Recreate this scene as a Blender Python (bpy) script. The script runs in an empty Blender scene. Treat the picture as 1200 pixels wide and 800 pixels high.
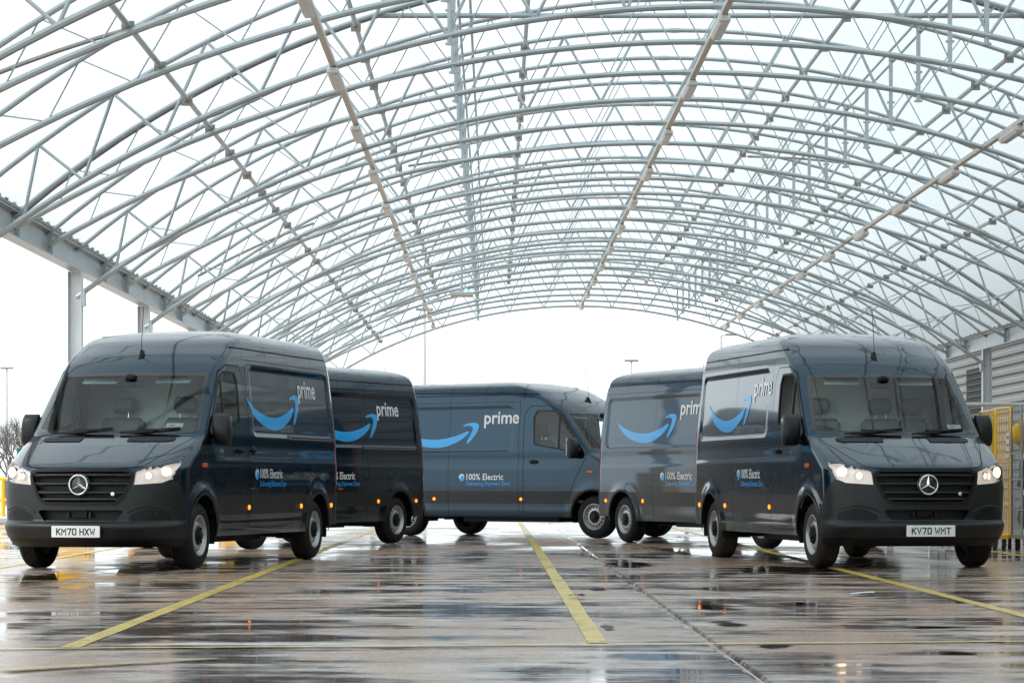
import bpy, math, random
import numpy as np
from mathutils import Vector, Matrix

random.seed(7)
rng = np.random.default_rng(7)
SC = bpy.context.scene
COL = SC.collection
R = math.radians

# ------------------------------------------------------------------ camera
FPX = 3120.0
CAMH = 0.90
cam_d = bpy.data.cameras.new('camera')
cam = bpy.data.objects.new('camera', cam_d)
COL.objects.link(cam)
cam_d.sensor_width = 36.0
cam_d.lens = FPX / 1200.0 * 36.0
cam_d.shift_x = 20.0 / 1200.0
cam_d.shift_y = 166.0 / 1200.0
cam_d.clip_start = 0.2
cam_d.clip_end = 6000
cam.location = (0, 0, CAMH)
cam.rotation_euler = (R(90), 0, 0)
SC.camera = cam

# ------------------------------------------------------------------ world / sun (overcast daylight)
SUN_EL, SUN_AZ = R(52), R(-115)
wd = bpy.data.worlds.new('World')
SC.world = wd
wd.use_nodes = True
nt = wd.node_tree
nt.nodes.clear()
sky = nt.nodes.new('ShaderNodeTexSky')
sky.sky_type = 'NISHITA'
sky.sun_disc = False
sky.sun_elevation = SUN_EL
sky.sun_rotation = SUN_AZ
sky.dust_density = 4.0
sky.ozone_density = 1.0
hsv = nt.nodes.new('ShaderNodeHueSaturation')
hsv.inputs['Saturation'].default_value = 0.10
mixw = nt.nodes.new('ShaderNodeMix')
mixw.data_type = 'RGBA'
mixw.inputs[0].default_value = 0.72          # even cloud cover over the clear sky
mixw.inputs[7].default_value = (9.3, 10.3, 10.7, 1)
bg = nt.nodes.new('ShaderNodeBackground')
bg.inputs['Strength'].default_value = 0.10
wo = nt.nodes.new('ShaderNodeOutputWorld')
nt.links.new(sky.outputs[0], hsv.inputs['Color'])
nt.links.new(hsv.outputs[0], mixw.inputs[6])
nt.links.new(mixw.outputs[2], bg.inputs['Color'])
nt.links.new(bg.outputs[0], wo.inputs['Surface'])

sun_d = bpy.data.lights.new('sun', 'SUN')
sun_d.energy = 1.1
sun_d.angle = R(25)
sun_d.color = (1.0, 0.98, 0.95)
sun = bpy.data.objects.new('sun', sun_d)
COL.objects.link(sun)
sun.rotation_euler = (R(90) - SUN_EL, 0, math.pi - SUN_AZ)
sun.location = (0, 0, 60)

SC.view_settings.view_transform = 'Standard'
SC.view_settings.look = 'None'
SC.view_settings.gamma = 1.0
SC.view_settings.use_curve_mapping = False
SC.view_settings.exposure = 0.98
SC.render.engine = 'CYCLES'
SC.cycles.use_denoising = True
SC.cycles.max_bounces = 10
SC.cycles.diffuse_bounces = 4
SC.cycles.glossy_bounces = 5
SC.cycles.transmission_bounces = 6
SC.cycles.transparent_max_bounces = 12
SC.cycles.caustics_reflective = False
SC.cycles.caustics_refractive = False

# ------------------------------------------------------------------ materials
MATS = {}

def new_mat(name):
    m = bpy.data.materials.new(name)
    m.use_nodes = True
    n = m.node_tree.nodes
    return m, n, m.node_tree.links, n['Principled BSDF']

def simple(name, col, rough=0.5, metal=0.0, coat=0.0, var=0.12, scale=6.0, bump=0.0, bscale=60.0,
           emit=None, estr=0.0, spec=0.5):
    m, n, l, b = new_mat(name)
    b.inputs['Roughness'].default_value = rough
    b.inputs['Metallic'].default_value = metal
    b.inputs['Coat Weight'].default_value = coat
    b.inputs['Coat Roughness'].default_value = 0.04
    b.inputs['Specular IOR Level'].default_value = spec
    tc = n.new('ShaderNodeTexCoord')
    nz = n.new('ShaderNodeTexNoise')
    nz.inputs['Scale'].default_value = scale
    nz.inputs['Detail'].default_value = 5
    l.new(tc.outputs['Object'], nz.inputs['Vector'])
    mx = n.new('ShaderNodeMix')
    mx.data_type = 'RGBA'
    c = list(col) + [1]
    mx.inputs[6].default_value = [max(0, v * (1 - var)) for v in c[:3]] + [1]
    mx.inputs[7].default_value = [min(1, v * (1 + var)) for v in c[:3]] + [1]
    l.new(nz.outputs['Fac'], mx.inputs[0])
    l.new(mx.outputs[2], b.inputs['Base Color'])
    if bump > 0:
        nb = n.new('ShaderNodeTexNoise')
        nb.inputs['Scale'].default_value = bscale
        nb.inputs['Detail'].default_value = 3
        l.new(tc.outputs['Object'], nb.inputs['Vector'])
        bp = n.new('ShaderNodeBump')
        bp.inputs['Strength'].default_value = bump
        bp.inputs['Distance'].default_value = 0.01
        l.new(nb.outputs['Fac'], bp.inputs['Height'])
        l.new(bp.outputs['Normal'], b.inputs['Normal'])
    if emit:
        b.inputs['Emission Color'].default_value = list(emit) + [1]
        b.inputs['Emission Strength'].default_value = estr
    MATS[name] = m
    return m

def mat_paint():
    m, n, l, b = new_mat('slate_paint')
    tc = n.new('ShaderNodeTexCoord')
    geo = n.new('ShaderNodeSeparateXYZ')
    l.new(tc.outputs['Object'], geo.inputs[0])
    # road film, thicker towards the sill
    nz = n.new('ShaderNodeTexNoise'); nz.inputs['Scale'].default_value = 3.0; nz.inputs['Detail'].default_value = 8
    l.new(tc.outputs['Object'], nz.inputs['Vector'])
    mr = n.new('ShaderNodeMapRange')
    mr.inputs[1].default_value = 1.5; mr.inputs[2].default_value = 0.3
    mr.inputs[3].default_value = 0.0; mr.inputs[4].default_value = 0.26
    l.new(geo.outputs['Z'], mr.inputs[0])
    mul = n.new('ShaderNodeMath'); mul.operation = 'MULTIPLY'
    l.new(mr.outputs[0], mul.inputs[0]); l.new(nz.outputs['Fac'], mul.inputs[1])
    mx = n.new('ShaderNodeMix'); mx.data_type = 'RGBA'
    mx.inputs[6].default_value = (0.0055, 0.0300, 0.054, 1)
    mx.inputs[7].default_value = (0.040, 0.043, 0.044, 1)
    l.new(mul.outputs[0], mx.inputs[0])
    l.new(mx.outputs[2], b.inputs['Base Color'])
    b.inputs['Metallic'].default_value = 0.95
    b.inputs['Specular IOR Level'].default_value = 0.2
    rr = n.new('ShaderNodeMapRange')
    rr.inputs[1].default_value = 0.0; rr.inputs[2].default_value = 0.5
    rr.inputs[3].default_value = 0.24; rr.inputs[4].default_value = 0.55
    l.new(mul.outputs[0], rr.inputs[0]); l.new(rr.outputs[0], b.inputs['Roughness'])
    b.inputs['Coat Weight'].default_value = 0.9
    b.inputs['Coat IOR'].default_value = 1.46
    cr = n.new('ShaderNodeMapRange')
    cr.inputs[3].default_value = 0.012; cr.inputs[4].default_value = 0.22
    l.new(mul.outputs[0], cr.inputs[0]); l.new(cr.outputs[0], b.inputs['Coat Roughness'])
    # rain beads
    vo = n.new('ShaderNodeTexNoise'); vo.inputs['Scale'].default_value = 90; vo.inputs['Detail'].default_value = 2
    l.new(tc.outputs['Object'], vo.inputs['Vector'])
    bp = n.new('ShaderNodeBump'); bp.inputs['Strength'].default_value = 0.006; bp.inputs['Distance'].default_value = 0.01
    l.new(vo.outputs['Fac'], bp.inputs['Height'])
    l.new(bp.outputs['Normal'], b.inputs['Normal']); l.new(bp.outputs['Normal'], b.inputs['Coat Normal'])
    MATS['paint'] = m
mat_paint()

def mat_glass(name, tint, refl=1.0):
    m = bpy.data.materials.new(name)
    m.use_nodes = True
    n = m.node_tree.nodes; l = m.node_tree.links
    n.clear()
    out = n.new('ShaderNodeOutputMaterial')
    tr = n.new('ShaderNodeBsdfTransparent'); tr.inputs[0].default_value = list(tint) + [1]
    gl = n.new('ShaderNodeBsdfGlossy'); gl.inputs['Roughness'].default_value = 0.02
    fr = n.new('ShaderNodeFresnel'); fr.inputs[0].default_value = 1.52
    mu = n.new('ShaderNodeMath'); mu.operation = 'MULTIPLY'; mu.inputs[1].default_value = refl; mu.use_clamp = True
    mx = n.new('ShaderNodeMixShader')
    l.new(fr.outputs[0], mu.inputs[0]); l.new(mu.outputs[0], mx.inputs[0])
    l.new(tr.outputs[0], mx.inputs[1]); l.new(gl.outputs[0], mx.inputs[2])
    l.new(mx.outputs[0], out.inputs[0])
    MATS[name] = m
mat_glass('glass', (0.86, 0.97, 0.95), 1.0)
mat_glass('lamp_glass', (0.96, 0.97, 0.97), 1.0)

def mat_skin():
    m = bpy.data.materials.new('translucent_skin')
    m.use_nodes = True
    n = m.node_tree.nodes; l = m.node_tree.links
    n.clear()
    out = n.new('ShaderNodeOutputMaterial')
    tl = n.new('ShaderNodeBsdfTranslucent')
    df = n.new('ShaderNodeBsdfDiffuse'); df.inputs[0].default_value = (0.70, 0.72, 0.73, 1)
    tc = n.new('ShaderNodeTexCoord')
    nz = n.new('ShaderNodeTexNoise'); nz.inputs['Scale'].default_value = 0.5; nz.inputs['Detail'].default_value = 5
    l.new(tc.outputs['Object'], nz.inputs['Vector'])
    mx = n.new('ShaderNodeMix'); mx.data_type = 'RGBA'
    mx.inputs[6].default_value = (0.50, 0.55, 0.57, 1)
    mx.inputs[7].default_value = (0.62, 0.655, 0.67, 1)
    l.new(nz.outputs['Fac'], mx.inputs[0]); l.new(mx.outputs[2], tl.inputs[0])
    ms = n.new('ShaderNodeMixShader'); ms.inputs[0].default_value = 0.22
    l.new(tl.outputs[0], ms.inputs[1]); l.new(df.outputs[0], ms.inputs[2])
    l.new(ms.outputs[0], out.inputs[0])
    MATS['skin'] = m
mat_skin()

def mat_ground():
    m, n, l, b = new_mat('wet_concrete')
    tc = n.new('ShaderNodeTexCoord')
    def noise(sx, sy, scale, detail=6, rough=0.55, off=0.0):
        mp = n.new('ShaderNodeMapping')
        mp.inputs['Scale'].default_value = (sx, sy, 1)
        mp.inputs['Location'].default_value = (off, off * 1.7, 0)
        l.new(tc.outputs['Object'], mp.inputs['Vector'])
        z = n.new('ShaderNodeTexNoise')
        z.inputs['Scale'].default_value = scale; z.inputs['Detail'].default_value = detail
        z.inputs['Roughness'].default_value = rough
        l.new(mp.outputs[0], z.inputs['Vector'])
        return z.outputs['Fac']
    def mrange(v, a, b_, c, d):
        r_ = n.new('ShaderNodeMapRange')
        r_.inputs[1].default_value = a; r_.inputs[2].default_value = b_
        r_.inputs[3].default_value = c; r_.inputs[4].default_value = d
        l.new(v, r_.inputs[0]); return r_.outputs[0]
    def math2(op, a, b_):
        k = n.new('ShaderNodeMath'); k.operation = op
        for i, v in enumerate((a, b_)):
            if isinstance(v, (int, float)): k.inputs[i].default_value = v
            else: l.new(v, k.inputs[i])
        return k.outputs[0]
    big = noise(0.6, 0.22, 1.0, 5, 0.6, 3.0)          # broad stains
    streak = noise(0.40, 2.0, 1.0, 9, 0.70, 9.0)
    iso = noise(1.6, 2.2, 1.0, 8, 0.65, 31.0)      # broom-finish streaks that run across the yard
    fine = noise(1.2, 9.0, 1.0, 5, 0.6, 1.0)
    grit = noise(1, 1, 55.0, 3, 0.6, 0.0)
    wet = math2('ADD', math2('ADD', math2('MULTIPLY', streak, 0.33), math2('MULTIPLY', iso, 0.23)), math2('ADD', math2('MULTIPLY', big, 0.42), math2('MULTIPLY', fine, 0.07)))
    wet01 = mrange(wet, 0.495, 0.575, 0.0, 1.0)
    c1 = n.new('ShaderNodeMix'); c1.data_type = 'RGBA'
    c1.inputs[6].default_value = (0.38, 0.245, 0.165, 1)
    c1.inputs[7].default_value = (0.62, 0.575, 0.53, 1)
    l.new(mrange(big, 0.42, 0.58, 0, 1), c1.inputs[0])
    c2 = n.new('ShaderNodeMix'); c2.data_type = 'RGBA'
    c2.inputs[7].default_value = (0.13, 0.074, 0.048, 1)
    l.new(math2('MULTIPLY', wet01, 0.85), c2.inputs[0]); l.new(c1.outputs[2], c2.inputs[6])
    c3 = n.new('ShaderNodeMix'); c3.data_type = 'RGBA'; c3.blend_type = 'MULTIPLY'
    c3.inputs[0].default_value = 0.7
    l.new(c2.outputs[2], c3.inputs[6])
    g3 = n.new('ShaderNodeCombineColor')
    gv = mrange(grit, 0.3, 0.7, 0.6, 1.3)
    for i in range(3): l.new(gv, g3.inputs[i])
    l.new(g3.outputs[0], c3.inputs[7])
    l.new(c3.outputs[2], b.inputs['Base Color'])
    dry = mrange(noise(0.35, 0.5, 1.0, 7, 0.62, 21.0), 0.56, 0.66, 0.0, 1.0)
    l.new(math2('ADD', mrange(wet01, 0, 1, 0.25, 0.035), math2('MULTIPLY', dry, 0.17)), b.inputs['Roughness'])
    b.inputs['IOR'].default_value = 1.45
    b.inputs['Specular IOR Level'].default_value = 0.5
    h = math2('ADD', math2('MULTIPLY', fine, 0.6), math2('MULTIPLY', grit, 0.25))
    bp = n.new('ShaderNodeBump'); bp.inputs['Distance'].default_value = 0.004
    l.new(mrange(wet01, 0, 1, 0.11, 0.035), bp.inputs['Strength'])
    l.new(h, bp.inputs['Height']); l.new(bp.outputs['Normal'], b.inputs['Normal'])
    MATS['ground'] = m
mat_ground()

def mat_line(name, col, worn=0.0):
    m, n, l, b = new_mat(name)
    tc = n.new('ShaderNodeTexCoord')
    def nz(scale, sc=(1, 1, 1)):
        mp = n.new('ShaderNodeMapping'); mp.inputs['Scale'].default_value = sc
        l.new(tc.outputs['Object'], mp.inputs[0])
        z = n.new('ShaderNodeTexNoise'); z.inputs['Scale'].default_value = scale; z.inputs['Detail'].default_value = 8
        z.inputs['Roughness'].default_value = 0.7
        l.new(mp.outputs[0], z.inputs['Vector']); return z.outputs['Fac']
    mr = n.new('ShaderNodeMapRange'); mr.inputs[1].default_value = 0.38; mr.inputs[2].default_value = 0.66
    l.new(nz(5), mr.inputs[0])
    mx = n.new('ShaderNodeMix'); mx.data_type = 'RGBA'
    mx.inputs[6].default_value = list(col) + [1]
    mx.inputs[7].default_value = (col[0] * 0.62, col[1] * 0.58, col[2] * 0.8, 1)
    l.new(mr.outputs[0], mx.inputs[0]); l.new(mx.outputs[2], b.inputs['Base Color'])
    b.inputs['Roughness'].default_value = 0.30
    b.inputs['IOR'].default_value = 1.33
    b.inputs['Specular IOR Level'].default_value = 0.35
    chips = nz(14, (1, 2.2, 1)); wide = nz(0.55)
    ad = n.new('ShaderNodeMath'); ad.operation = 'MULTIPLY_ADD'; ad.inputs[1].default_value = 0.75
    l.new(wide, ad.inputs[0]); l.new(chips, ad.inputs[2])
    al = n.new('ShaderNodeMapRange')
    al.inputs[1].default_value = 0.98 - worn; al.inputs[2].default_value = 1.08 - worn
    al.inputs[3].default_value = 1.0; al.inputs[4].default_value = 0.12
    l.new(ad.outputs[0], al.inputs[0]); l.new(al.outputs[0], b.inputs['Alpha'])
    MATS[name] = m
mat_line('yellow_line', (0.74, 0.56, 0.10), 0.02)
mat_line('faded_line', (0.62, 0.42, 0.14), 0.06)
mat_line('thin_line', (0.80, 0.66, 0.20), -0.10)

simple('galv', (0.49, 0.55, 0.575), 0.36, 0.45, var=0.18, scale=2.5)
simple('galv_dark', (0.27, 0.30, 0.32), 0.45, 0.3, var=0.2, scale=3)
simple('column_steel', (0.66, 0.70, 0.72), 0.45, 0.3, var=0.2, scale=1.5)
simple('trunking', (0.74, 0.69, 0.63), 0.45, var=0.08)
simple('luminaire_white', (0.75, 0.76, 0.76), 0.35)
simple('flashing', (0.36, 0.34, 0.31), 0.6, var=0.3)
simple('dark_gap', (0.03, 0.03, 0.03), 0.8)
simple('plastic', (0.0075, 0.0095, 0.0115), 0.40, var=0.15, scale=5, bump=0.05, bscale=200, spec=0.45)
simple('moulding', (0.012, 0.013, 0.014), 0.42, var=0.25, scale=4, bump=0.04, bscale=150, spec=0.4)
simple('black_gloss', (0.006, 0.007, 0.008), 0.12, coat=0.6)
simple('black', (0.005, 0.005, 0.0055), 0.5, spec=.3)
simple('seal', (0.004, 0.004, 0.005), 0.6)
simple('rubber', (0.010, 0.010, 0.010), 0.62, var=0.4, scale=12, bump=0.12, bscale=70, spec=.25)
simple('rubber_muddy', (0.034, 0.025, 0.020), 0.7, spec=.2, var=0.5, scale=9, bump=0.12, bscale=70)
simple('rim', (0.46, 0.47, 0.48), 0.36, 0.5, var=0.25, scale=14)
simple('chrome', (0.80, 0.82, 0.84), 0.12, 0.95, var=0.03)
simple('decal_blue', (0.002, 0.40, 0.92), 0.35, var=0.05, coat=0.5)
simple('decal_white', (0.78, 0.80, 0.82), 0.35, var=0.03, coat=0.5)
simple('decal_blue_small', (0.008, 0.28, 0.72), 0.35, var=0.05, coat=0.5)
simple('plate_white', (0.88, 0.89, 0.88), 0.35, var=0.04)
simple('plate_black', (0.010, 0.010, 0.012), 0.4)
simple('tail_red', (0.42, 0.008, 0.012), 0.12, coat=0.8, var=0.1)
simple('marker_orange', (0.85, 0.20, 0.01), 0.2, emit=(1.0, 0.20, 0.008), estr=1.5)
simple('repeater_orange', (0.60, 0.12, 0.012), 0.2)
simple('head_reflector', (0.86, 0.87, 0.88), 0.25, 0.35, var=0.05)
simple('head_bulb', (1.0, 0.75, 0.5), 0.3, emit=(1.0, 0.58, 0.32), estr=2.6)
simple('head_glow', (0.86, 0.86, 0.86), 0.25, 0.2, var=0.05, emit=(1.0, 0.80, 0.66), estr=0.22)
simple('interior_dark', (0.06, 0.063, 0.066), 0.7)
simple('interior_grey', (0.19, 0.205, 0.21), 0.8)
simple('bulkhead', (0.86, 0.90, 0.89), 0.7, var=0.06)
simple('label_white', (0.78, 0.78, 0.76), 0.5, var=0.02)
simple('label_red', (0.55, 0.05, 0.04), 0.5)
simple('glove_blue', (0.02, 0.30, 0.62), 0.5)
simple('yellow_steel', (0.92, 0.52, 0.006), 0.4, var=0.1)
simple('yellow_guard', (0.82, 0.44, 0.012), 0.4, var=0.12)
simple('cage_grey', (0.30, 0.31, 0.31), 0.4, 0.4, var=0.15)
simple('castor', (0.025, 0.026, 0.028), 0.5)
simple('bag_yellow', (0.72, 0.42, 0.03), 0.6, var=0.2)
simple('bag_dark', (0.035, 0.035, 0.040), 0.7, var=0.3)
simple('strap_red', (0.55, 0.02, 0.02), 0.5)
simple('tag_green', (0.03, 0.22, 0.10), 0.5)
simple('cladding', (0.23, 0.24, 0.24), 0.5, 0.2, var=0.12, scale=0.8)
simple('cladding_trim', (0.33, 0.34, 0.35), 0.5, 0.2)
simple('pipe_grey', (0.58, 0.59, 0.58), 0.4)
simple('bark', (0.14, 0.12, 0.11), 0.9, var=0.3)
simple('post_grey', (0.55, 0.58, 0.60), 0.5, 0.2)
simple('lamp_head', (0.20, 0.24, 0.28), 0.5)
simple('post_green', (0.02, 0.10, 0.05), 0.5)
simple('box_dark', (0.045, 0.05, 0.055), 0.6)
simple('kerb', (0.48, 0.47, 0.45), 0.7)
simple('leaf', (0.05, 0.07, 0.02), 0.6)
simple('litter', (0.75, 0.76, 0.78), 0.6)
simple('litter_blue', (0.02, 0.05, 0.40), 0.5)

def mat_puddle():
    m, n, l, b = new_mat('puddle_water')
    b.inputs['Base Color'].default_value = (0.045, 0.030, 0.022, 1)
    b.inputs['Roughness'].default_value = 0.015
    b.inputs['IOR'].default_value = 1.33
    tc = n.new('ShaderNodeTexCoord')
    mp = n.new('ShaderNodeMapping'); mp.inputs['Scale'].default_value = (1.6, 2.4, 1)
    l.new(tc.outputs['Object'], mp.inputs[0])
    nz = n.new('ShaderNodeTexNoise'); nz.inputs['Scale'].default_value = 1.0; nz.inputs['Detail'].default_value = 8
    nz.inputs['Roughness'].default_value = 0.62
    l.new(mp.outputs[0], nz.inputs['Vector'])
    vm = n.new('ShaderNodeVectorMath'); vm.operation = 'SUBTRACT'; vm.inputs[1].default_value = (.5, .5, .5)
    l.new(tc.outputs['Generated'], vm.inputs[0])
    sx = n.new('ShaderNodeVectorMath'); sx.operation = 'MULTIPLY'; sx.inputs[1].default_value = (2, 2, 0)
    l.new(vm.outputs[0], sx.inputs[0])
    le = n.new('ShaderNodeVectorMath'); le.operation = 'LENGTH'
    l.new(sx.outputs[0], le.inputs[0])
    ma = n.new('ShaderNodeMath'); ma.operation = 'MULTIPLY_ADD'; ma.inputs[1].default_value = 2.4
    l.new(nz.outputs['Fac'], ma.inputs[0])
    ne = n.new('ShaderNodeMath'); ne.operation = 'MULTIPLY'; ne.inputs[1].default_value = -1.0
    l.new(le.outputs['Value'], ne.inputs[0]); l.new(ne.outputs[0], ma.inputs[2])
    mr = n.new('ShaderNodeMapRange'); mr.inputs[1].default_value = 0.55; mr.inputs[2].default_value = 0.85
    l.new(ma.outputs[0], mr.inputs[0]); l.new(mr.outputs[0], b.inputs['Alpha'])
    MATS['puddle'] = m
mat_puddle()

# ------------------------------------------------------------------ builders
def link(name, me, mat, parent=None):
    o = bpy.data.objects.new(name, me)
    COL.objects.link(o)
    if mat is not None:
        me.materials.clear()
        me.materials.append(MATS[mat])
    if parent is not None:
        o.parent = parent
    return o

def empty(name, loc=(0, 0, 0), rz=0.0, parent=None):
    o = bpy.data.objects.new(name, None)
    COL.objects.link(o)
    o.location = loc
    o.rotation_euler = (0, 0, rz)
    o.empty_display_size = 0.3
    if parent is not None: o.parent = parent
    return o

def tag(o, label=None, cat=None, group=None, kind=None):
    if label: o['label'] = label
    if cat: o['category'] = cat
    if group: o['group'] = group
    if kind: o['kind'] = kind
    return o

class MB:
    def __init__(s):
        s.v = []; s.f = []
    def add(s, vs, fs):
        k = len(s.v)
        s.v.extend([tuple(p) for p in vs])
        s.f.extend([tuple(i + k for i in f) for f in fs])
        return s
    def box(s, c, d, rz=0.0):
        x, y, z = (q / 2 for q in d)
        vs = [(-x, -y, -z), (x, -y, -z), (x, y, -z), (-x, y, -z), (-x, -y, z), (x, -y, z), (x, y, z), (-x, y, z)]
        if rz:
            ca, sa = math.cos(rz), math.sin(rz)
            vs = [(a * ca - b * sa, a * sa + b * ca, q) for a, b, q in vs]
        vs = [(a + c[0], b + c[1], q + c[2]) for a, b, q in vs]
        return s.add(vs, [(0, 3, 2, 1), (4, 5, 6, 7), (0, 1, 5, 4), (1, 2, 6, 5), (2, 3, 7, 6), (3, 0, 4, 7)])
    def rbox(s, c, d, r=0.03, rot=None):
        # box with chamfered edges
        x, y, z = (q / 2 for q in d)
        r = min(r, x * .9, y * .9, z * .9)
        prof = []
        for zz, ins in ((-z, r), (-z + r, 0), (z - r, 0), (z, r)):
            X, Y = x - ins, y - ins
            rc = r
            prof.append([(X - rc, -Y, zz), (X, -Y + rc, zz), (X, Y - rc, zz), (X - rc, Y, zz), (-X + rc, Y, zz), (-X, Y - rc, zz), (-X, -Y + rc, zz), (-X + rc, -Y, zz)])
        vs = [Vector(p) for ring in prof for p in ring]
        if rot is not None: vs = [rot @ p for p in vs]
        vs = [(p[0] + c[0], p[1] + c[1], p[2] + c[2]) for p in vs]
        fs = [tuple(range(7, -1, -1)), tuple(range(24, 32))]
        for k in range(3):
            for i in range(8):
                j = (i + 1) % 8
                fs.append((k * 8 + i, k * 8 + j, k * 8 + 8 + j, k * 8 + 8 + i))
        return s.add(vs, fs)
    def tube(s, pts, r, n=8, caps=True, r2=None):
        pts = [Vector(p) for p in pts]
        vs = []; fs = []
        m = len(pts)
        prev = None
        for i, p in enumerate(pts):
            d = (pts[min(i + 1, m - 1)] - pts[max(i - 1, 0)])
            d.normalize()
            if prev is None:
                ref = Vector((0, 0, 1)) if abs(d.z) < 0.9 else Vector((1, 0, 0))
                a = d.cross(ref).normalized()
            else:
                a = (prev - d * prev.dot(d)).normalized()
            prev = a
            b = d.cross(a)
            rr = r if r2 is None else r + (r2 - r) * i / (m - 1)
            for k in range(n):
                t = 2 * math.pi * k / n
                q = p + a * (rr * math.cos(t)) + b * (rr * math.sin(t))
                vs.append(tuple(q))
        for i in range(m - 1):
            for k in range(n):
                k2 = (k + 1) % n
                fs.append((i * n + k, i * n + k2, (i + 1) * n + k2, (i + 1) * n + k))
        if caps:
            fs.append(tuple(range(n - 1, -1, -1)))
            fs.append(tuple((m - 1) * n + k for k in range(n)))
        return s.add(vs, fs)
    def lathe(s, prof, n=40, axis='y', c=(0, 0, 0)):
        # prof: list of (axial, radius)
        vs = []; fs = []
        m = len(prof)
        for a, r in prof:
            for k in range(n):
                t = 2 * math.pi * k / n
                if axis == 'y': q = (r * math.cos(t), a, r * math.sin(t))
                elif axis == 'z': q = (r * math.cos(t), r * math.sin(t), a)
                else: q = (a, r * math.cos(t), r * math.sin(t))
                vs.append((q[0] + c[0], q[1] + c[1], q[2] + c[2]))
        for i in range(m - 1):
            for k in range(n):
                k2 = (k + 1) % n
                fs.append((i * n + k, i * n + k2, (i + 1) * n + k2, (i + 1) * n + k))
        return s.add(vs, fs)
    def prism(s, poly, z0, z1):
        n = len(poly)
        vs = [(x, y, z0) for x, y in poly] + [(x, y, z1) for x, y in poly]
        fs = [tuple(range(n - 1, -1, -1)), tuple(range(n, 2 * n))]
        for i in range(n):
            j = (i + 1) % n
            fs.append((i, j, n + j, n + i))
        return s.add(vs, fs)
    def mesh(s, name, smooth=None):
        me = bpy.data.meshes.new(name)
        me.from_pydata(s.v, [], s.f)
        me.update()
        if smooth is not None:
            me.shade_smooth() if hasattr(me, 'shade_smooth') else None
            if smooth < 179:
                me.set_sharp_from_angle(angle=R(smooth))
        return me
    def build(s, name, mat, parent=None, smooth=None):
        return link(name, s.mesh(name, smooth), mat, parent)

def text_mesh(txt, width, height, bold=0.0, res=3):
    """2D text triangles scaled to (width, height); returns verts(x,y) from 0,0 and faces"""
    cu = bpy.data.curves.new('lettering', 'FONT')
    cu.body = txt
    cu.size = 1.0
    cu.offset = bold
    cu.resolution_u = res
    cu.fill_mode = 'BOTH'
    o = bpy.data.objects.new('lettering', cu)
    COL.objects.link(o)
    bpy.context.view_layer.update()
    me = bpy.data.meshes.new_from_object(o.evaluated_get(bpy.context.evaluated_depsgraph_get()))
    vs = np.array([v.co[:2] for v in me.vertices])
    fs = [tuple(p.vertices) for p in me.polygons]
    bpy.data.objects.remove(o); bpy.data.curves.remove(cu); bpy.data.meshes.remove(me)
    mn, mx = vs.min(0), vs.max(0)
    vs = (vs - mn) / (mx - mn)
    vs[:, 0] *= width; vs[:, 1] *= height
    return vs, fs

# ================================================================== GROUND
JX0, JX1 = 1.20, 1.245
xs = [-3000, -60, -20, JX0 - 0.012, JX0, JX1, JX1 + 0.012, 20, 60, 3000]
zsx = [0, 0, 0, 0, -0.02, -0.02, 0, 0, 0, 0]
ys = [-200, 5, 12, 20, 40, 80, 120, 300, 4000]
mb = MB()
vs = [(x, y, z if y < 125 else 0.0) for y in ys for x, z in zip(xs, zsx)]
fs = []
nx = len(xs)
for j in range(len(ys) - 1):
    for i in range(nx - 1):
        fs.append((j * nx + i, j * nx + i + 1, (j + 1) * nx + i + 1, (j + 1) * nx + i))
mb.add(vs, fs)
g = mb.build('ground', 'ground'); tag(g, kind='structure')

def line_strip(name, x0, y0, x1, y1, w, mat='yellow_line', z=0.004, w2=None, seg=24):
    d = Vector((x1 - x0, y1 - y0, 0)); L = d.length; d.normalize()
    nn = Vector((-d.y, d.x, 0))
    w2 = w if w2 is None else w2
    vs = []; fs = []
    for i in range(seg + 1):
        t = i / seg
        p = Vector((x0, y0, z)) + d * (L * t)
        ww = (w + (w2 - w) * t) / 2
        e1 = 1 + 0.05 * rng.standard_normal(); e2 = 1 + 0.05 * rng.standard_normal()
        vs += [tuple(p + nn * ww * e1), tuple(p - nn * ww * e2)]
    for i in range(seg):
        fs.append((2 * i, 2 * i + 1, 2 * i + 3, 2 * i + 2))
    m_ = MB(); m_.add(vs, fs)
    # keep faces up
    o = m_.build(name, mat)
    tag(o, kind='structure')
    return o

for X in (-8.2, -5.28, -2.33, 0.58, 3.60, 6.56):
    line_strip('bay_marking', X, 14.9 + 0.14 * X, X, 92, 0.115, seg=90)
for k, Y in enumerate((14.72, 24.55, 34.3, 44.0)):
    sl = 0.12 if k == 0 else 0.04
    line_strip('cross_marking', -9, Y - sl * 9, 11, Y + sl * 11, 0.07 if k == 0 else 0.085, 'thin_line', z=0.008, seg=60)
line_strip('worn_marking', -2.35, 12.75, -1.42, 13.55, 0.16, 'faded_line', z=0.012, w2=0.05)

def puddle(x, y, rx, ry, seed):
    r_ = np.random.default_rng(seed)
    vs = [(x - 1.25 * rx, y - 1.25 * ry, .003), (x + 1.25 * rx, y - 1.25 * ry, .003), (x + 1.25 * rx, y + 1.25 * ry, .003), (x - 1.25 * rx, y + 1.25 * ry, .003)]
    m_ = MB(); m_.add(vs, [(0, 1, 2, 3)])
    o = m_.build('puddle', 'puddle'); tag(o, kind='structure')

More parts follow.
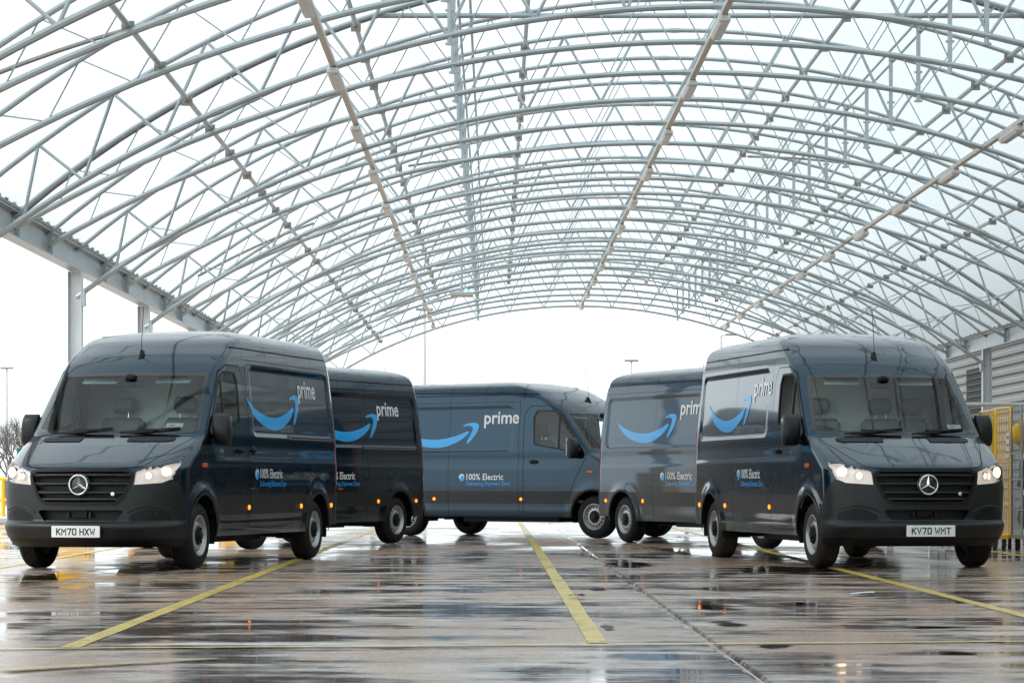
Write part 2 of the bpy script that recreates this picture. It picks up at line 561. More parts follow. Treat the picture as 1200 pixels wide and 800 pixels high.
def gp(px, py):
    Y = CAMH * FPX / (py - 566.0)
    return (px - 580) * Y / FPX, Y
for i, (px, py, wpx, hpx) in enumerate(((735, 661, 34, 7), (838, 712, 40, 5), (855, 731, 26, 4), (905, 757, 26, 4), (930, 668, 110, 7),
                                        (1090, 648, 85, 8), (1120, 766, 38, 4), (700, 690, 12, 3), (712, 735, 9, 5), (1085, 734, 50, 3),
                                        (60, 676, 50, 9), (160, 668, 50, 6), (815, 646, 70, 6), (930, 707, 30, 2))):
    X, Y = gp(px, py)
    ry = (gp(px, py - hpx)[1] - gp(px, py + hpx)[1]) / 2
    puddle(X, Y, wpx * Y / FPX, ry, 100 + i)

# ================================================================== CANOPY
S = 3.0                       # truss pitch
CX = 3.12                     # centre line
Y0 = 9.4                      # first truss index
NT = 25
ZB, ZT = CAMH + 6.66, CAMH + 7.85
RB_MAIN, RB_INT, RT = 17.4, 20.5, 16.0
HALF = 10.38

canopy = empty('canopy', (CX, Y0 * S, 0))
tag(canopy, 'long arched canopy of grey tube trusses under a white translucent skin', 'canopy')

def zc(apex, Rr, dx): return apex - (Rr - math.sqrt(Rr * Rr - dx * dx))
bot_nodes = [0, 1.28, 2.56, 3.78, 5.1, 6.4, 7.75, 8.87, 9.70]
top_nodes = [0.64, 1.92, 3.2, 4.45, 5.75, 7.15, 8.45, 9.50]

def chord_mesh(main):
    m_ = MB()
    rb = RB_MAIN if main else RB_INT
    N = 48
    for apex, Rr, rad, end in ((ZB, rb, 0.045, HALF - (0.0 if main else 0.02)), (ZT, RT, 0.037, HALF)):
        pts = []
        for i in range(N + 1):
            dx = -end + 2 * end * i / N
            pts.append((dx, 0, zc(apex, Rr, dx)))
        m_.tube(pts, rad, 8)
    # splice collars on the chords
    for dx in (-7.0, 0.0, 7.0):
        for apex, Rr, rad in ((ZB, rb, 0.053), (ZT, RT, 0.045)):
            m_.tube([(dx - .08, 0, zc(apex, Rr, dx - .08)), (dx + .08, 0, zc(apex, Rr, dx + .08))], rad, 8)
    return m_.mesh('arch_truss', 40)
chord_me = {True: chord_mesh(True), False: chord_mesh(False)}
web_me = {}
for main in (True, False):
    rb = RB_MAIN if main else RB_INT
    lst = []
    rad = 0.026 if main else 0.011
    for sgn in (-1, 1):
        for i, tn in enumerate(top_nodes):
            for b_ in (bot_nodes[i], bot_nodes[i + 1]):
                p = (sgn * tn, 0, zc(ZT, RT, tn)); q = (sgn * b_, 0, zc(ZB, rb, b_))
                m_ = MB().tube([p, q], rad, 6)
                lst.append((m_.mesh('web_member', 60), m_))
    for sgn in (-1, 1):                      # droppers that run past the bottom chord
        dx = sgn * 3.75
        m_ = MB().tube([(dx, 0, zc(ZT, RT, 3.75)), (dx, 0, zc(ZB, rb, 3.75) - 0.14)], 0.036, 8)
        m_.box((dx, 0, zc(ZB, rb, 3.75) - 0.12), (0.13, 0.05, 0.03))
        m_.box((dx, 0, zc(ZB, rb, 3.75) + 0.35), (0.13, 0.05, 0.03))
        lst.append((m_.mesh('web_member', 60), m_))
    web_me[main] = lst
for me, _ in web_me[True] + web_me[False]: me.materials.append(MATS['galv_dark'] if False else MATS['galv'])

far_web = MB()
nweb = 0
for k in range(NT):
    main = (k % 3 == 0)
    y = k * S
    t = link('arch_truss', chord_me[main], 'galv', canopy)
    t.location = (0, y, 0)
    near = nweb + len(web_me[main]) <= 300
    for me, m_ in web_me[main]:
        if near:
            w = bpy.data.objects.new('web_member', me); COL.objects.link(w); w.parent = t
            nweb += 1
        else:
            far_web.add([(a, b + y, c) for a, b, c in m_.v], m_.f)
    if k == 4:                                # one truss carries a level tie and a doubled rafter
        m_ = MB().tube([(-4.9, 0.1, ZT - .78), (4.9, 0.1, ZT - .78)], 0.04, 8)
        m_.build('tie_tube', 'galv', t, 60)
    if k in (4, 13, 19):
        pts = [(dx, 0.35, zc(ZT, RT, dx) + 0.03) for dx in np.linspace(-HALF, HALF, 41)]
        MB().tube(pts, 0.035, 6).build('joint_rafter', 'galv_dark', t, 60)
for k in range(-18, 0):
    main = (k % 3 == 0); y = k * S
    t = link('arch_truss', chord_me[main], 'galv', canopy); t.location = (0, y, 0)
    for me, m_ in web_me[main]: far_web.add([(a, b + y, c) for a, b, c in m_.v], m_.f)
tag(far_web.build('distant_web_members', 'galv', canopy, 60), kind='stuff')

YEND = (NT - 1) * S
# purlins and runners (dx from centre, chord, radius)
for dx, ch, r_ in ((-7.42, 'b', .038), (7.2, 'b', .038), (-5.22, 't', .04), (5.22, 't', .04), (-2.6, 't', .036), (2.58, 't', .036),
                   (-3.68, 't', .022), (-3.50, 't', .022), (3.62, 't', .022), (3.80, 't', .022),
                   (4.72, 'b', .022), (6.48, 'b', .022), (8.0, 'b', .022), (9.2, 'b', .022)):
    z = zc(ZT, RT, dx) - .07 if ch == 't' else zc(ZB, RB_INT, dx) + .09
    m_ = MB().tube([(dx, -54, z), (dx, YEND + .4, z)], r_, 8)
    o = m_.build('purlin', 'galv', canopy, 60)
    if r_ > .03:
        for k in range(NT):
            mbk = MB()
            mbk.box((dx, k * S, z - .02), (.15, .05, .14))
            if k == 0: bk_me = mbk.mesh('bracket'); bk_me.materials.append(MATS['flashing']); z_b = z; dx_b = dx
            b_ = bpy.data.objects.new('bracket', bk_me); COL.objects.link(b_); b_.parent = o
            b_.location = (0, k * S, 0)
# diagonal wind bracing in a few bays
for k0 in (1, 10, 19):
    for sgn in (-1, 1):
        for d0, d1 in ((9.6, 7.3), (5.0, 2.7)):
            pts = []
            for i in range(7):
                tt = i / 6; dx = sgn * (d0 + (d1 - d0) * tt)
                pts.append((dx, (k0 + tt) * S, zc(ZT, RT, abs(dx)) - .12))
            MB().tube(pts, .03, 6).build('wind_brace', 'flashing', canopy, 60)

# skin: one translucent sheet for each bay between trusses
N = 36
vs = []; fs = []
ny = 5
for j in range(ny):
    ty = j / (ny - 1)
    for i in range(N + 1):
        dx = -HALF - .05 + 2 * (HALF + .05) * i / N
        z = zc(ZT + .085, RT + .085, dx) + .03 * math.sin(math.pi * ty)
        vs.append((dx, ty * S, z))
for j in range(ny - 1):
    for i in range(N):
        fs.append((j * (N + 1) + i, j * (N + 1) + i + 1, (j + 1) * (N + 1) + i + 1, (j + 1) * (N + 1) + i))
skm = MB(); skm.add(vs, fs)
sk_me = skm.mesh('roof_skin', 180)
for k in range(-18, NT - 1):
    o = link('roof_skin', sk_me, 'skin', canopy); o.location = (0, k * S, 0)

# eaves beams, columns
def ibeam_y(m_, x, z0, z1, y0, y1, fw=.22, tf=.022, tw=.014):
    m_.box((x, (y0 + y1) / 2, z0 + tf / 2), (fw, y1 - y0, tf))
    m_.box((x, (y0 + y1) / 2, z1 - tf / 2), (fw, y1 - y0, tf))
    m_.box((x, (y0 + y1) / 2, (z0 + z1) / 2), (tw, y1 - y0, z1 - z0 - 2 * tf - .002))
for sgn in (-1, 1):
    x = sgn * (HALF + .02)
    for kb in range(-6, 8):
        y0 = kb * 9 + .01; y1 = (kb + 1) * 9 - .01
        m_ = MB(); ibeam_y(m_, x, 4.58, 5.00, y0, y1)
        for q in range(1, 9, 1):
            if q % 3 == 0: m_.box((x - sgn * .06, y0 + q * 1.0 - .01, 4.79), (.09, .014, .37))
        bmo = m_.build('eaves_beam', 'galv', canopy)
        # gutter flashing with dark closure gaps
        f_ = MB(); f_.box((x + sgn * .05, (y0 + y1) / 2, 5.045), (.30, y1 - y0, .05))
        f_.box((x + sgn * .22, (y0 + y1) / 2, 5.12), (.03, y1 - y0, .24))
        f_.build('gutter', 'flashing', bmo)
        gset = MB()
        for q in range(15):
            gset.box((x + sgn * .06, y0 + .3 + q * .6, 5.105), (.26, .26, .06))
        tag(gset.build('closure_blocks', 'dark_gap', bmo), kind='stuff')
    for kb in range(-6, 9):
        y = kb * 9
        m_ = MB()
        hz = 4.57
        m_.box((x - .115, y, hz / 2), (.016, .22, hz)); m_.box((x + .115, y, hz / 2), (.016, .22, hz)); m_.box((x, y, hz / 2), (.212, .012, hz))
        m_.box((x, y, .012), (.40, .40, .024))
        c_ = m_.build('column', 'column_steel', canopy)
        st = MB(); st.box((x - sgn * .15, y, 4.12), (.05, .20, .30))
        for zz in (4.0, 4.24):
            st.tube([(x - sgn * .20, y - .06, zz), (x - sgn * .12, y - .06, zz)], .016, 6)
        st.build('bracket_plate', 'galv', c_)
# down pipe on the right row, fourth visible column
dpx, dpy = HALF + .02, 36.0
m_ = MB().tube([(dpx - .35, dpy - .35, 5.0), (dpx - .35, dpy - .35, 4.35), (dpx - .33, dpy - .35, 4.28), (dpx - .26, dpy - .35, 4.25), (dpx + .1, dpy - .35, 4.25)], .075, 12)
m_.build('down_pipe', 'pipe_grey', canopy, 60)

# yellow impact guards round the column feet
def guard(X, Y, label):
    o = empty('column_guard', (X, Y, 0))
    tag(o, label, 'guard', 'yellow guards around the column feet')
    for sx in (-1, 1):
        MB().rbox((sx * .27, 0, .56), (.06, .60, 1.1), .02).build('side_plate', 'yellow_guard', o)
    MB().rbox((0, -.27, .56), (.478, .06, 1.1), .02).build('front_plate', 'yellow_guard', o)
    m_ = MB()
    m_.box((0, 0, .008), (.7, .7, .016)); m_.build('base_plate', 'yellow_guard', o)
for k, w_ in ((2, 'behind the nearest van on the left'), (3, 'at the second column behind the left van'), (4, 'at the third column in the left row'), (5, 'at the fourth column in the left row')):
    guard(CX - HALF - .02, (Y0 + 3 * k) * S, 'yellow steel guard around a column foot ' + w_)

# lighting trunking with hung luminaires
for dx, lbl in ((-5.38, 'left of the middle'), (0.08, 'under the canopy ridge'), (5.38, 'on the right side')):
    z = zc(ZB, RB_INT, abs(dx)) - (.10 if abs(dx) > 1 else .09)
    o = empty('light_trunking', (CX + dx, Y0 * S, z))
    tag(o, 'pale cable trunking with strip lights hung ' + lbl, 'light trunking', 'strip light runs along the canopy')
    MB().box((0, YEND / 2 - 2.8, 0), (.085, YEND + 5.6, .07)).build('channel', 'trunking', o)
    for q in range(12):
        ly = 3.6 + q * 6.0
        l_ = MB().rbox((0.0, ly, -.105), (.17, 1.5, .11), .03).build('luminaire', 'luminaire_white', o)
        MB().box((0, ly, -.166), (.12, 1.4, .012)).build('diffuser', 'luminaire_white', l_)
        MB().box((.04, ly - .72, -.05), (.022, .03, .022)).build('indicator', 'tag_green', l_)
    for q in range(NT):
        MB().box((0, q * S, .055), (.03, .03, .05)).build('hanger', 'galv', o)
# sensor unit hung at the far end of the droppers
su = empty('hung_floodlight', (-.9, 72.0, 0))
tag(su, 'small hung floodlight with blue light below the far arches', 'floodlight')
zt_ = CAMH + (566 - 345) * 72.0 / FPX
MB().tube([(0, 0, zt_ + .1), (0, 0, 7.4)], .03, 8).build('stem', 'galv', su)
MB().rbox((0, 0, zt_), (.62, .4, .13), .03).build('lamp_body', 'pipe_grey', su)
simple('blue_led', (.05, .2, .9), .3, emit=(.1, .4, 1), estr=3)
MB().box((.12, -.16, zt_ + .12), (.06, .02, .05)).build('indicator', 'blue_led', su)

# ================================================================== VAN
ZK = [0.24, 0.30, 0.37, 0.44, 0.475, 0.507, 0.62, 0.72, 0.85, 1.00, 1.06, 1.10, 1.20, 1.30, 1.37, 1.41, 1.44, 1.60, 1.85, 2.10, 2.20, 2.30, 2.40, 2.48, 2.54, 2.58, 2.605, 2.62, 2.63]
XF = [0.13, 0.05, 0.02, -0.01, -0.012, 0.055, 0.06, 0.06, 0.07, 0.09, 0.11, 0.17, 0.38, 0.60, 0.775, 0.875, 0.90, 1.055, 1.30, 1.545, 1.66, 1.80, 1.98, 2.18, 2.40, 2.62, 2.82, 3.05, 3.35]
WW = [0.93, 0.955, 0.975, 0.985, 0.985, 0.985, 0.99, 0.995, 1.0, 1.0, 1.0, 1.0, 1.0, 0.998, 0.997, 0.996, 0.995, 0.988, 0.965, 0.938, 0.928, 0.915, 0.900, 0.845, 0.77, 0.66, 0.50, 0.30, 0.0]
CC = [0.10, 0.10, 0.10, 0.10, 0.10, 0.10, 0.10, 0.10, 0.10, 0.10, 0.10, 0.12, 0.16, 0.18, 0.18, 0.16, 0.16, 0.16, 0.15, 0.14, 0.14, 0.15, 0.16, 0.17, 0.18, 0.18, 0.18, 0.1, 0.05]
DD = [0.50, 0.50, 0.50, 0.50, 0.50, 0.48, 0.48, 0.48, 0.46, 0.45, 0.44, 0.42, 0.32, 0.26, 0.22, 0.19, 0.18, 0.18, 0.17, 0.17, 0.18, 0.20, 0.22, 0.24, 0.26, 0.26, 0.25, 0.2, 0.1]
NN = [3.0, 3.0, 3.0, 3.0, 3.0, 3.0, 3.0, 3.0, 3.0, 3.0, 3.0, 3.0, 3.4, 3.8, 4.0, 4.0, 4.0, 4.0, 4.2, 4.2, 4.2, 4.0, 3.8, 3.6, 3.4, 3.2, 3.0, 2.6, 2.2]
XR = [5.86, 5.90, 5.92, 5.93, 5.93, 5.93, 5.93, 5.93, 5.925, 5.92, 5.92, 5.92, 5.915, 5.91, 5.91, 5.91, 5.905, 5.895, 5.875, 5.85, 5.835, 5.81, 5.77, 5.71, 5.60, 5.45, 5.27, 5.05, 4.8]

_TOP = {}
def zi(tab, z):
    z = np.asarray(z, float)
    base = np.interp(z, ZK, tab)
    fn = _TOP.get(id(tab))
    if fn is None: return base
    th = np.arcsin(np.clip((z - 2.40) / .23, 0, 1))
    return np.where(z > 2.40, fn(np.sin(th), 1 - np.cos(th)), base)
_TOP[id(XF)] = lambda a, b: 1.98 + .40 * a + .95 * b ** 1.15
_TOP[id(WW)] = lambda a, b: .900 - .04 * a - .86 * b ** 1.75
_TOP[id(CC)] = lambda a, b: .16 - .10 * b
_TOP[id(DD)] = lambda a, b: .22 - .10 * b
_TOP[id(NN)] = lambda a, b: 3.8 - 1.4 * b
_TOP[id(XR)] = lambda a, b: 5.77 - .10 * a - .85 * b ** 1.3

def wrow(z, s):
    """half width at height z and station s with the flares, recess and creases"""
    return zi(WW, z)

def relief(s, z):
    """outward offset of the flank"""
    o = np.zeros_like(s)
    for cs in (1.0, 4.93):
        d = np.hypot(s - cs, z - 0.36)
        o += 0.022 * np.exp(-((d - 0.45) / 0.075) ** 2) * (z > 0.2)
    # waist crease
    o += -0.008 * np.clip((z - 1.14) / 0.05, 0, 1) * np.clip((2.3 - z) / .3, 0, 1) * np.clip((s - 1.3) / .4, 0, 1)
    # recessed upper panel
    dxp = np.abs(s - 4.07) - 1.42 + .10; dzp = np.abs(z - 1.81) - .385 + .10
    sd = np.hypot(np.maximum(dxp, 0), np.maximum(dzp, 0)) + np.minimum(np.maximum(dxp, dzp), 0) - .10
    o += -0.014 * np.clip(-sd / 0.022, 0, 1)
    # door dish under the glass
    o += -0.006 * np.exp(-((z - 1.30) / .08) ** 2) * np.clip((s - 1.3) / .3, 0, 1) * np.clip((5.8 - s) / .3, 0, 1)
    return o

def ring(z, nf=46, ns=132, nr=22):
    xf, w, c, d, n, xr = (float(zi(t, z)) for t in (XF, WW, CC, DD, NN, XR))
    if w < 1e-4: w = 1e-4
    # front curve, uniform in arc
    u = 1 - (1 - np.linspace(0, 1, 600)) ** 3
    u[-1] = 1.0
    x = xf + c * u ** 2 + d * (1 - np.clip(1 - u ** n, 0, 1) ** (1 / n))
    y = w * u
    arc = np.concatenate([[0], np.cumsum(np.hypot(np.diff(x), np.diff(y)))])
    q = np.linspace(0, arc[-1], nf)
    fx, fy = np.interp(q, arc, x), np.interp(q, arc, y)
    fa = q
    dr, cr, nr_ = 0.13 * min(1, w / .3), 0.03, 3.5
    xs0 = fx[-1]; xe = xr - dr - cr
    sx = xs0 + (xe - xs0) * np.linspace(0, 1, ns + 2)[1:-1]
    sy = np.full(ns, w)
    v = np.linspace(0, 1, 400)
    u2 = 1 - v ** 3
    rx = xr - cr * u2 ** 2 - dr * (1 - np.clip(1 - u2 ** nr_, 0, 1) ** (1 / nr_)); ry = w * u2
    arc2 = np.concatenate([[0], np.cumsum(np.hypot(np.diff(rx), np.diff(ry)))])
    q2 = np.linspace(0, arc2[-1], nr)
    rx, ry = np.interp(q2, arc2, rx), np.interp(q2, arc2, ry)
    S_ = np.concatenate([fx, sx, rx]); Y_ = np.concatenate([fy, sy, ry])
    A_ = np.concatenate([fa, fa[-1] + sx - xs0, fa[-1] + (xe - xs0) + q2])
    lat = np.clip((Y_ / w - .90) / .10, 0, 1)
    if w > .3:
        Y_ = Y_ + relief(S_, np.full_like(S_, z)) * lat ** 2
    return S_, Y_, A_

zrows = np.unique(np.round(np.concatenate([np.linspace(0.24, 1.06, 40), np.linspace(1.06, 1.44, 26), np.linspace(1.44, 2.4, 38),
                   2.40 + .23 * np.sin(np.linspace(0, math.pi / 2, 20))]), 5))
XR[:] = [q - .11 for q in XR]
_TOP[id(XR)] = lambda a, b: 5.66 - .10 * a - .85 * b ** 1.3
GS, GY, GA = (np.array(q) for q in zip(*[ring(z) for z in zrows]))
GZ = np.repeat(zrows[:, None], GS.shape[1], 1)
NZ, NTt = GS.shape
POS = np.stack([GS, GY, GZ], -1)
du = np.gradient(POS, axis=1); dv = np.gradient(POS, axis=0)
NR = np.cross(dv, du)
NR[:, 0] = 0; NR[:, 0, 0] = -1.0
# centre line normals: no lateral part
t0 = dv[:, 0]; NR[:, 0] = np.stack([-t0[:, 2], np.zeros(NZ), t0[:, 0]], -1)
ln = np.linalg.norm(NR, axis=-1, keepdims=True); ln[ln < 1e-9] = 1
NR = NR / ln
# orientation check: flank should face +y
if NR[NZ // 2, NTt // 2, 1] < 0: NR = -NR
if NR[NZ // 2, 0, 0] > 0: NR[:, 0] = -NR[:, 0]
NR[-1] = (0, 0, 1)

def side_y(s, z):
    """outer half width at station s, height z (flank only), by interpolation on the ring"""
    s = np.atleast_1d(np.asarray(s, float)); z = np.atleast_1d(np.asarray(z, float))
    out = np.zeros_like(s)
    for k in range(len(s)):
        i = np.searchsorted(zrows, z[k]); i = min(max(i, 1), NZ - 1)
        f = (z[k] - zrows[i - 1]) / (zrows[i] - zrows[i - 1])
        ya = np.interp(s[k], GS[i - 1][:46 + 132], GY[i - 1][:46 + 132]); yb = np.interp(s[k], GS[i][:46 + 132], GY[i][:46 + 132])
        out[k] = ya + (yb - ya) * f
    return out

def front_s(y, z):
    """station of the front surface at lateral y, height z"""
    y = np.abs(np.atleast_1d(np.asarray(y, float))); z = np.atleast_1d(np.asarray(z, float))
    xf, w, c, d, n = (zi(t, z) for t in (XF, WW, CC, DD, NN))
    u = np.clip(y / w, 0, .999)
    return xf + c * u ** 2 + d * (1 - (1 - u ** n) ** (1 / n))

# ---- sdf helpers on (a,b) arrays
def sd_poly(pa, pb, poly, rad=0.0):
    P = np.array(poly, float)
    d = np.full(pa.shape, 1e9); inside = np.zeros(pa.shape, bool)
    n = len(P)
    for i in range(n):
        a = P[i]; b = P[(i + 1) % n]
        e = b - a
        wx = pa - a[0]; wy = pb - a[1]
        t = np.clip((wx * e[0] + wy * e[1]) / (e @ e), 0, 1)
        d = np.minimum(d, np.hypot(wx - e[0] * t, wy - e[1] * t))
        c1 = (a[1] <= pb) & (b[1] > pb); c2 = (b[1] <= pb) & (a[1] > pb)
        cr = e[0] * wy - e[1] * wx
        inside ^= (c1 & (cr > 0)) | (c2 & (cr < 0))
    return np.where(inside, -d, d) - rad

def inset(poly, r):
    """rounded corners: shrink polygon by r (convex, any winding), to be used with rad=r"""
    P = np.array(poly, float); n = len(P)
    area = 0.5 * sum(P[i][0] * P[(i + 1) % n][1] - P[(i + 1) % n][0] * P[i][1] for i in range(n))
    sg = 1 if area > 0 else -1
    out = []
    for i in range(n):
        a, b, c = P[i - 1], P[i], P[(i + 1) % n]
        e1 = (b - a) / np.linalg.norm(b - a); e2 = (c - b) / np.linalg.norm(c - b)
        n1 = sg * np.array([-e1[1], e1[0]]); n2 = sg * np.array([-e2[1], e2[0]])
        m_ = (n1 + n2); m_ /= max(1e-6, 1 + n1 @ n2)
        out.append(tuple(b + m_ * r))
    return out

class Shell:
    """half shell of the van as polygon soup that can be cut along sdf = 0"""
    def __init__(s):
        s.P = [tuple(p) for p in POS.reshape(-1, 3)]
        s.N = [tuple(p) for p in NR.reshape(-1, 3)]
        s.A = list(GA.reshape(-1))
        s.F = []
        for i in range(NZ - 1):
            for j in range(NTt - 1):
                a = i * NTt + j
                s.F.append((a, a + NTt, a + NTt + 1, a + 1))
        s.L = ['body'] * len(s.F)
    def arrays(s):
        P = np.array(s.P)
        return P[:, 0], P[:, 1], P[:, 2], np.array(s.A)
    def flat(s):
        ln_ = np.array([len(f) for f in s.F]); st = np.concatenate([[0], np.cumsum(ln_)[:-1]])
        return np.concatenate([np.array(f) for f in s.F]) if False else np.fromiter((i for f in s.F for i in f), int, int(ln_.sum())), st, ln_
    def cut(s, fn, only=None):
        S_, Y_, Z_, A_ = s.arrays()
        sd = fn(S_, Y_, Z_, A_)
        sd = np.where(np.abs(sd) < 2e-4, 0.0, sd)
        sgn = np.sign(sd)
        fl, st, ln_ = s.flat()
        fs_ = sgn[fl]
        cross = (np.minimum.reduceat(fs_, st) < 0) & (np.maximum.reduceat(fs_, st) > 0)
        ids = np.nonzero(cross)[0]
        if only is not None: ids = [k for k in ids if s.L[k] in only]
        edge = {}
        for k_ in ids:
            f = s.F[k_]; lab = s.L[k_]
            neg = []; pos = []
            m = len(f)
            for k in range(m):
                i, j = f[k], f[(k + 1) % m]
                if sgn[i] <= 0: neg.append(i)
                if sgn[i] >= 0: pos.append(i)
                if sgn[i] * sgn[j] < 0:
                    key = (i, j) if i < j else (j, i)
                    v = edge.get(key)
                    if v is None:
                        t = sd[key[0]] / (sd[key[0]] - sd[key[1]])
                        p0, p1 = s.P[key[0]], s.P[key[1]]; n0, n1 = s.N[key[0]], s.N[key[1]]
                        v = len(s.P)
                        s.P.append(tuple(p0[q] + (p1[q] - p0[q]) * t for q in range(3)))
                        s.N.append(tuple(n0[q] + (n1[q] - n0[q]) * t for q in range(3)))
                        s.A.append(s.A[key[0]] + (s.A[key[1]] - s.A[key[0]]) * t)
                        edge[key] = v
                    neg.append(v); pos.append(v)
            if len(neg) > 2 and len(pos) > 2:
                s.F[k_] = tuple(neg); s.F.append(tuple(pos)); s.L.append(lab)
    def label(s, fn, name, only=None, cut=True):
        if cut: s.cut(fn, only)
        P = np.array(s.P); A = np.array(s.A)
        fl, st, ln_ = s.flat()
        C = np.add.reduceat(P[fl], st, axis=0) / ln_[:, None]; CA = np.add.reduceat(A[fl], st) / ln_
        sd = fn(C[:, 0], C[:, 1], C[:, 2], CA)
        for k in np.nonzero(sd < 0)[0]:
            if only is None or s.L[k] in only:
                s.L[k] = name
    def islands(s, lab):
        """number the separate patches of one label; crumbs go back to the body"""
        ids = [k for k, q in enumerate(s.L) if q == lab]
        par = {k: k for k in ids}
        def find(a):
            while par[a] != a: par[a] = par[par[a]]; a = par[a]
            return a
        own = {}
        for k in ids:
            for v in s.F[k]:
                if v in own: par[find(k)] = find(own[v])
                else: own[v] = k
        grp = {}
        for k in ids: grp.setdefault(find(k), []).append(k)
        n = 0
        for g_ in sorted(grp.values(), key=len, reverse=True):
            nm = lab + '_%d' % n if len(g_) >= 12 else 'body'
            if len(g_) >= 12: n += 1
            for k in g_: s.L[k] = nm
    def gap(s, fn, w=.004, only=None):
        s.cut(lambda *q: fn(*q) - w, only); s.cut(lambda *q: fn(*q) + w, only)
        s.label(lambda *q: np.abs(fn(*q)) - w, 'gap', only, cut=False)

SIDE = lambda fn: (lambda S_, Y_, Z_, A_: np.where(Y_ > 0.55, fn(S_, Z_), 1.0))
FRONT = lambda fn: (lambda S_, Y_, Z_, A_: np.where(S_ < 2.6, fn(A_, Z_), 1.0))

HEAD = [(.575, .885), (.59, 1.02), (.74, 1.070), (1.02, 1.135), (1.055, 1.10), (.965, .945), (.86, .905)]
GRILLE = [(-1, 1.055), (.50, 1.05), (.585, 1.005), (.575, .94), (.48, .74), (.39, .675), (-1, .655)]
INTAKE = [(-1, .625), (.48, .625), (.40, .516), (-1, .516)]
BUMPER = [(-1, 0), (-1, .79), (.44, .80), (.575, .885), (.86, .905), (.98, .945), (1.10, .86), (1.20, .70), (1.32, .55), (1.32, 0)]
SCREEN = [(-1, 1.412), (.55, 1.420), (.945, 1.448), (.935, 1.52), (.845, 2.055), (.81, 2.09), (-1, 2.10)]
HOOD = [(-1, 1.0), (.56, 1.06), (.66, 1.08), (.84, 1.28), (.95, 1.395), (.72, 1.40), (-1, 1.395)]
DOOR = [(2.42, .40), (2.42, 2.06), (2.30, 2.19), (1.90, 2.185), (1.74, 2.11), (1.12, 1.42), (1.13, 1.34), (1.33, 1.0), (1.46, .75), (1.49, .40)]
WIN = [(2.21, 1.54), (2.24, 2.0), (2.17, 2.115), (1.80, 2.115), (1.655, 2.02), (1.18, 1.43), (1.33, 1.395)]
SLIDE = [(2.50, .41), (3.86, .41), (3.86, 2.215), (2.50, 2.215)]

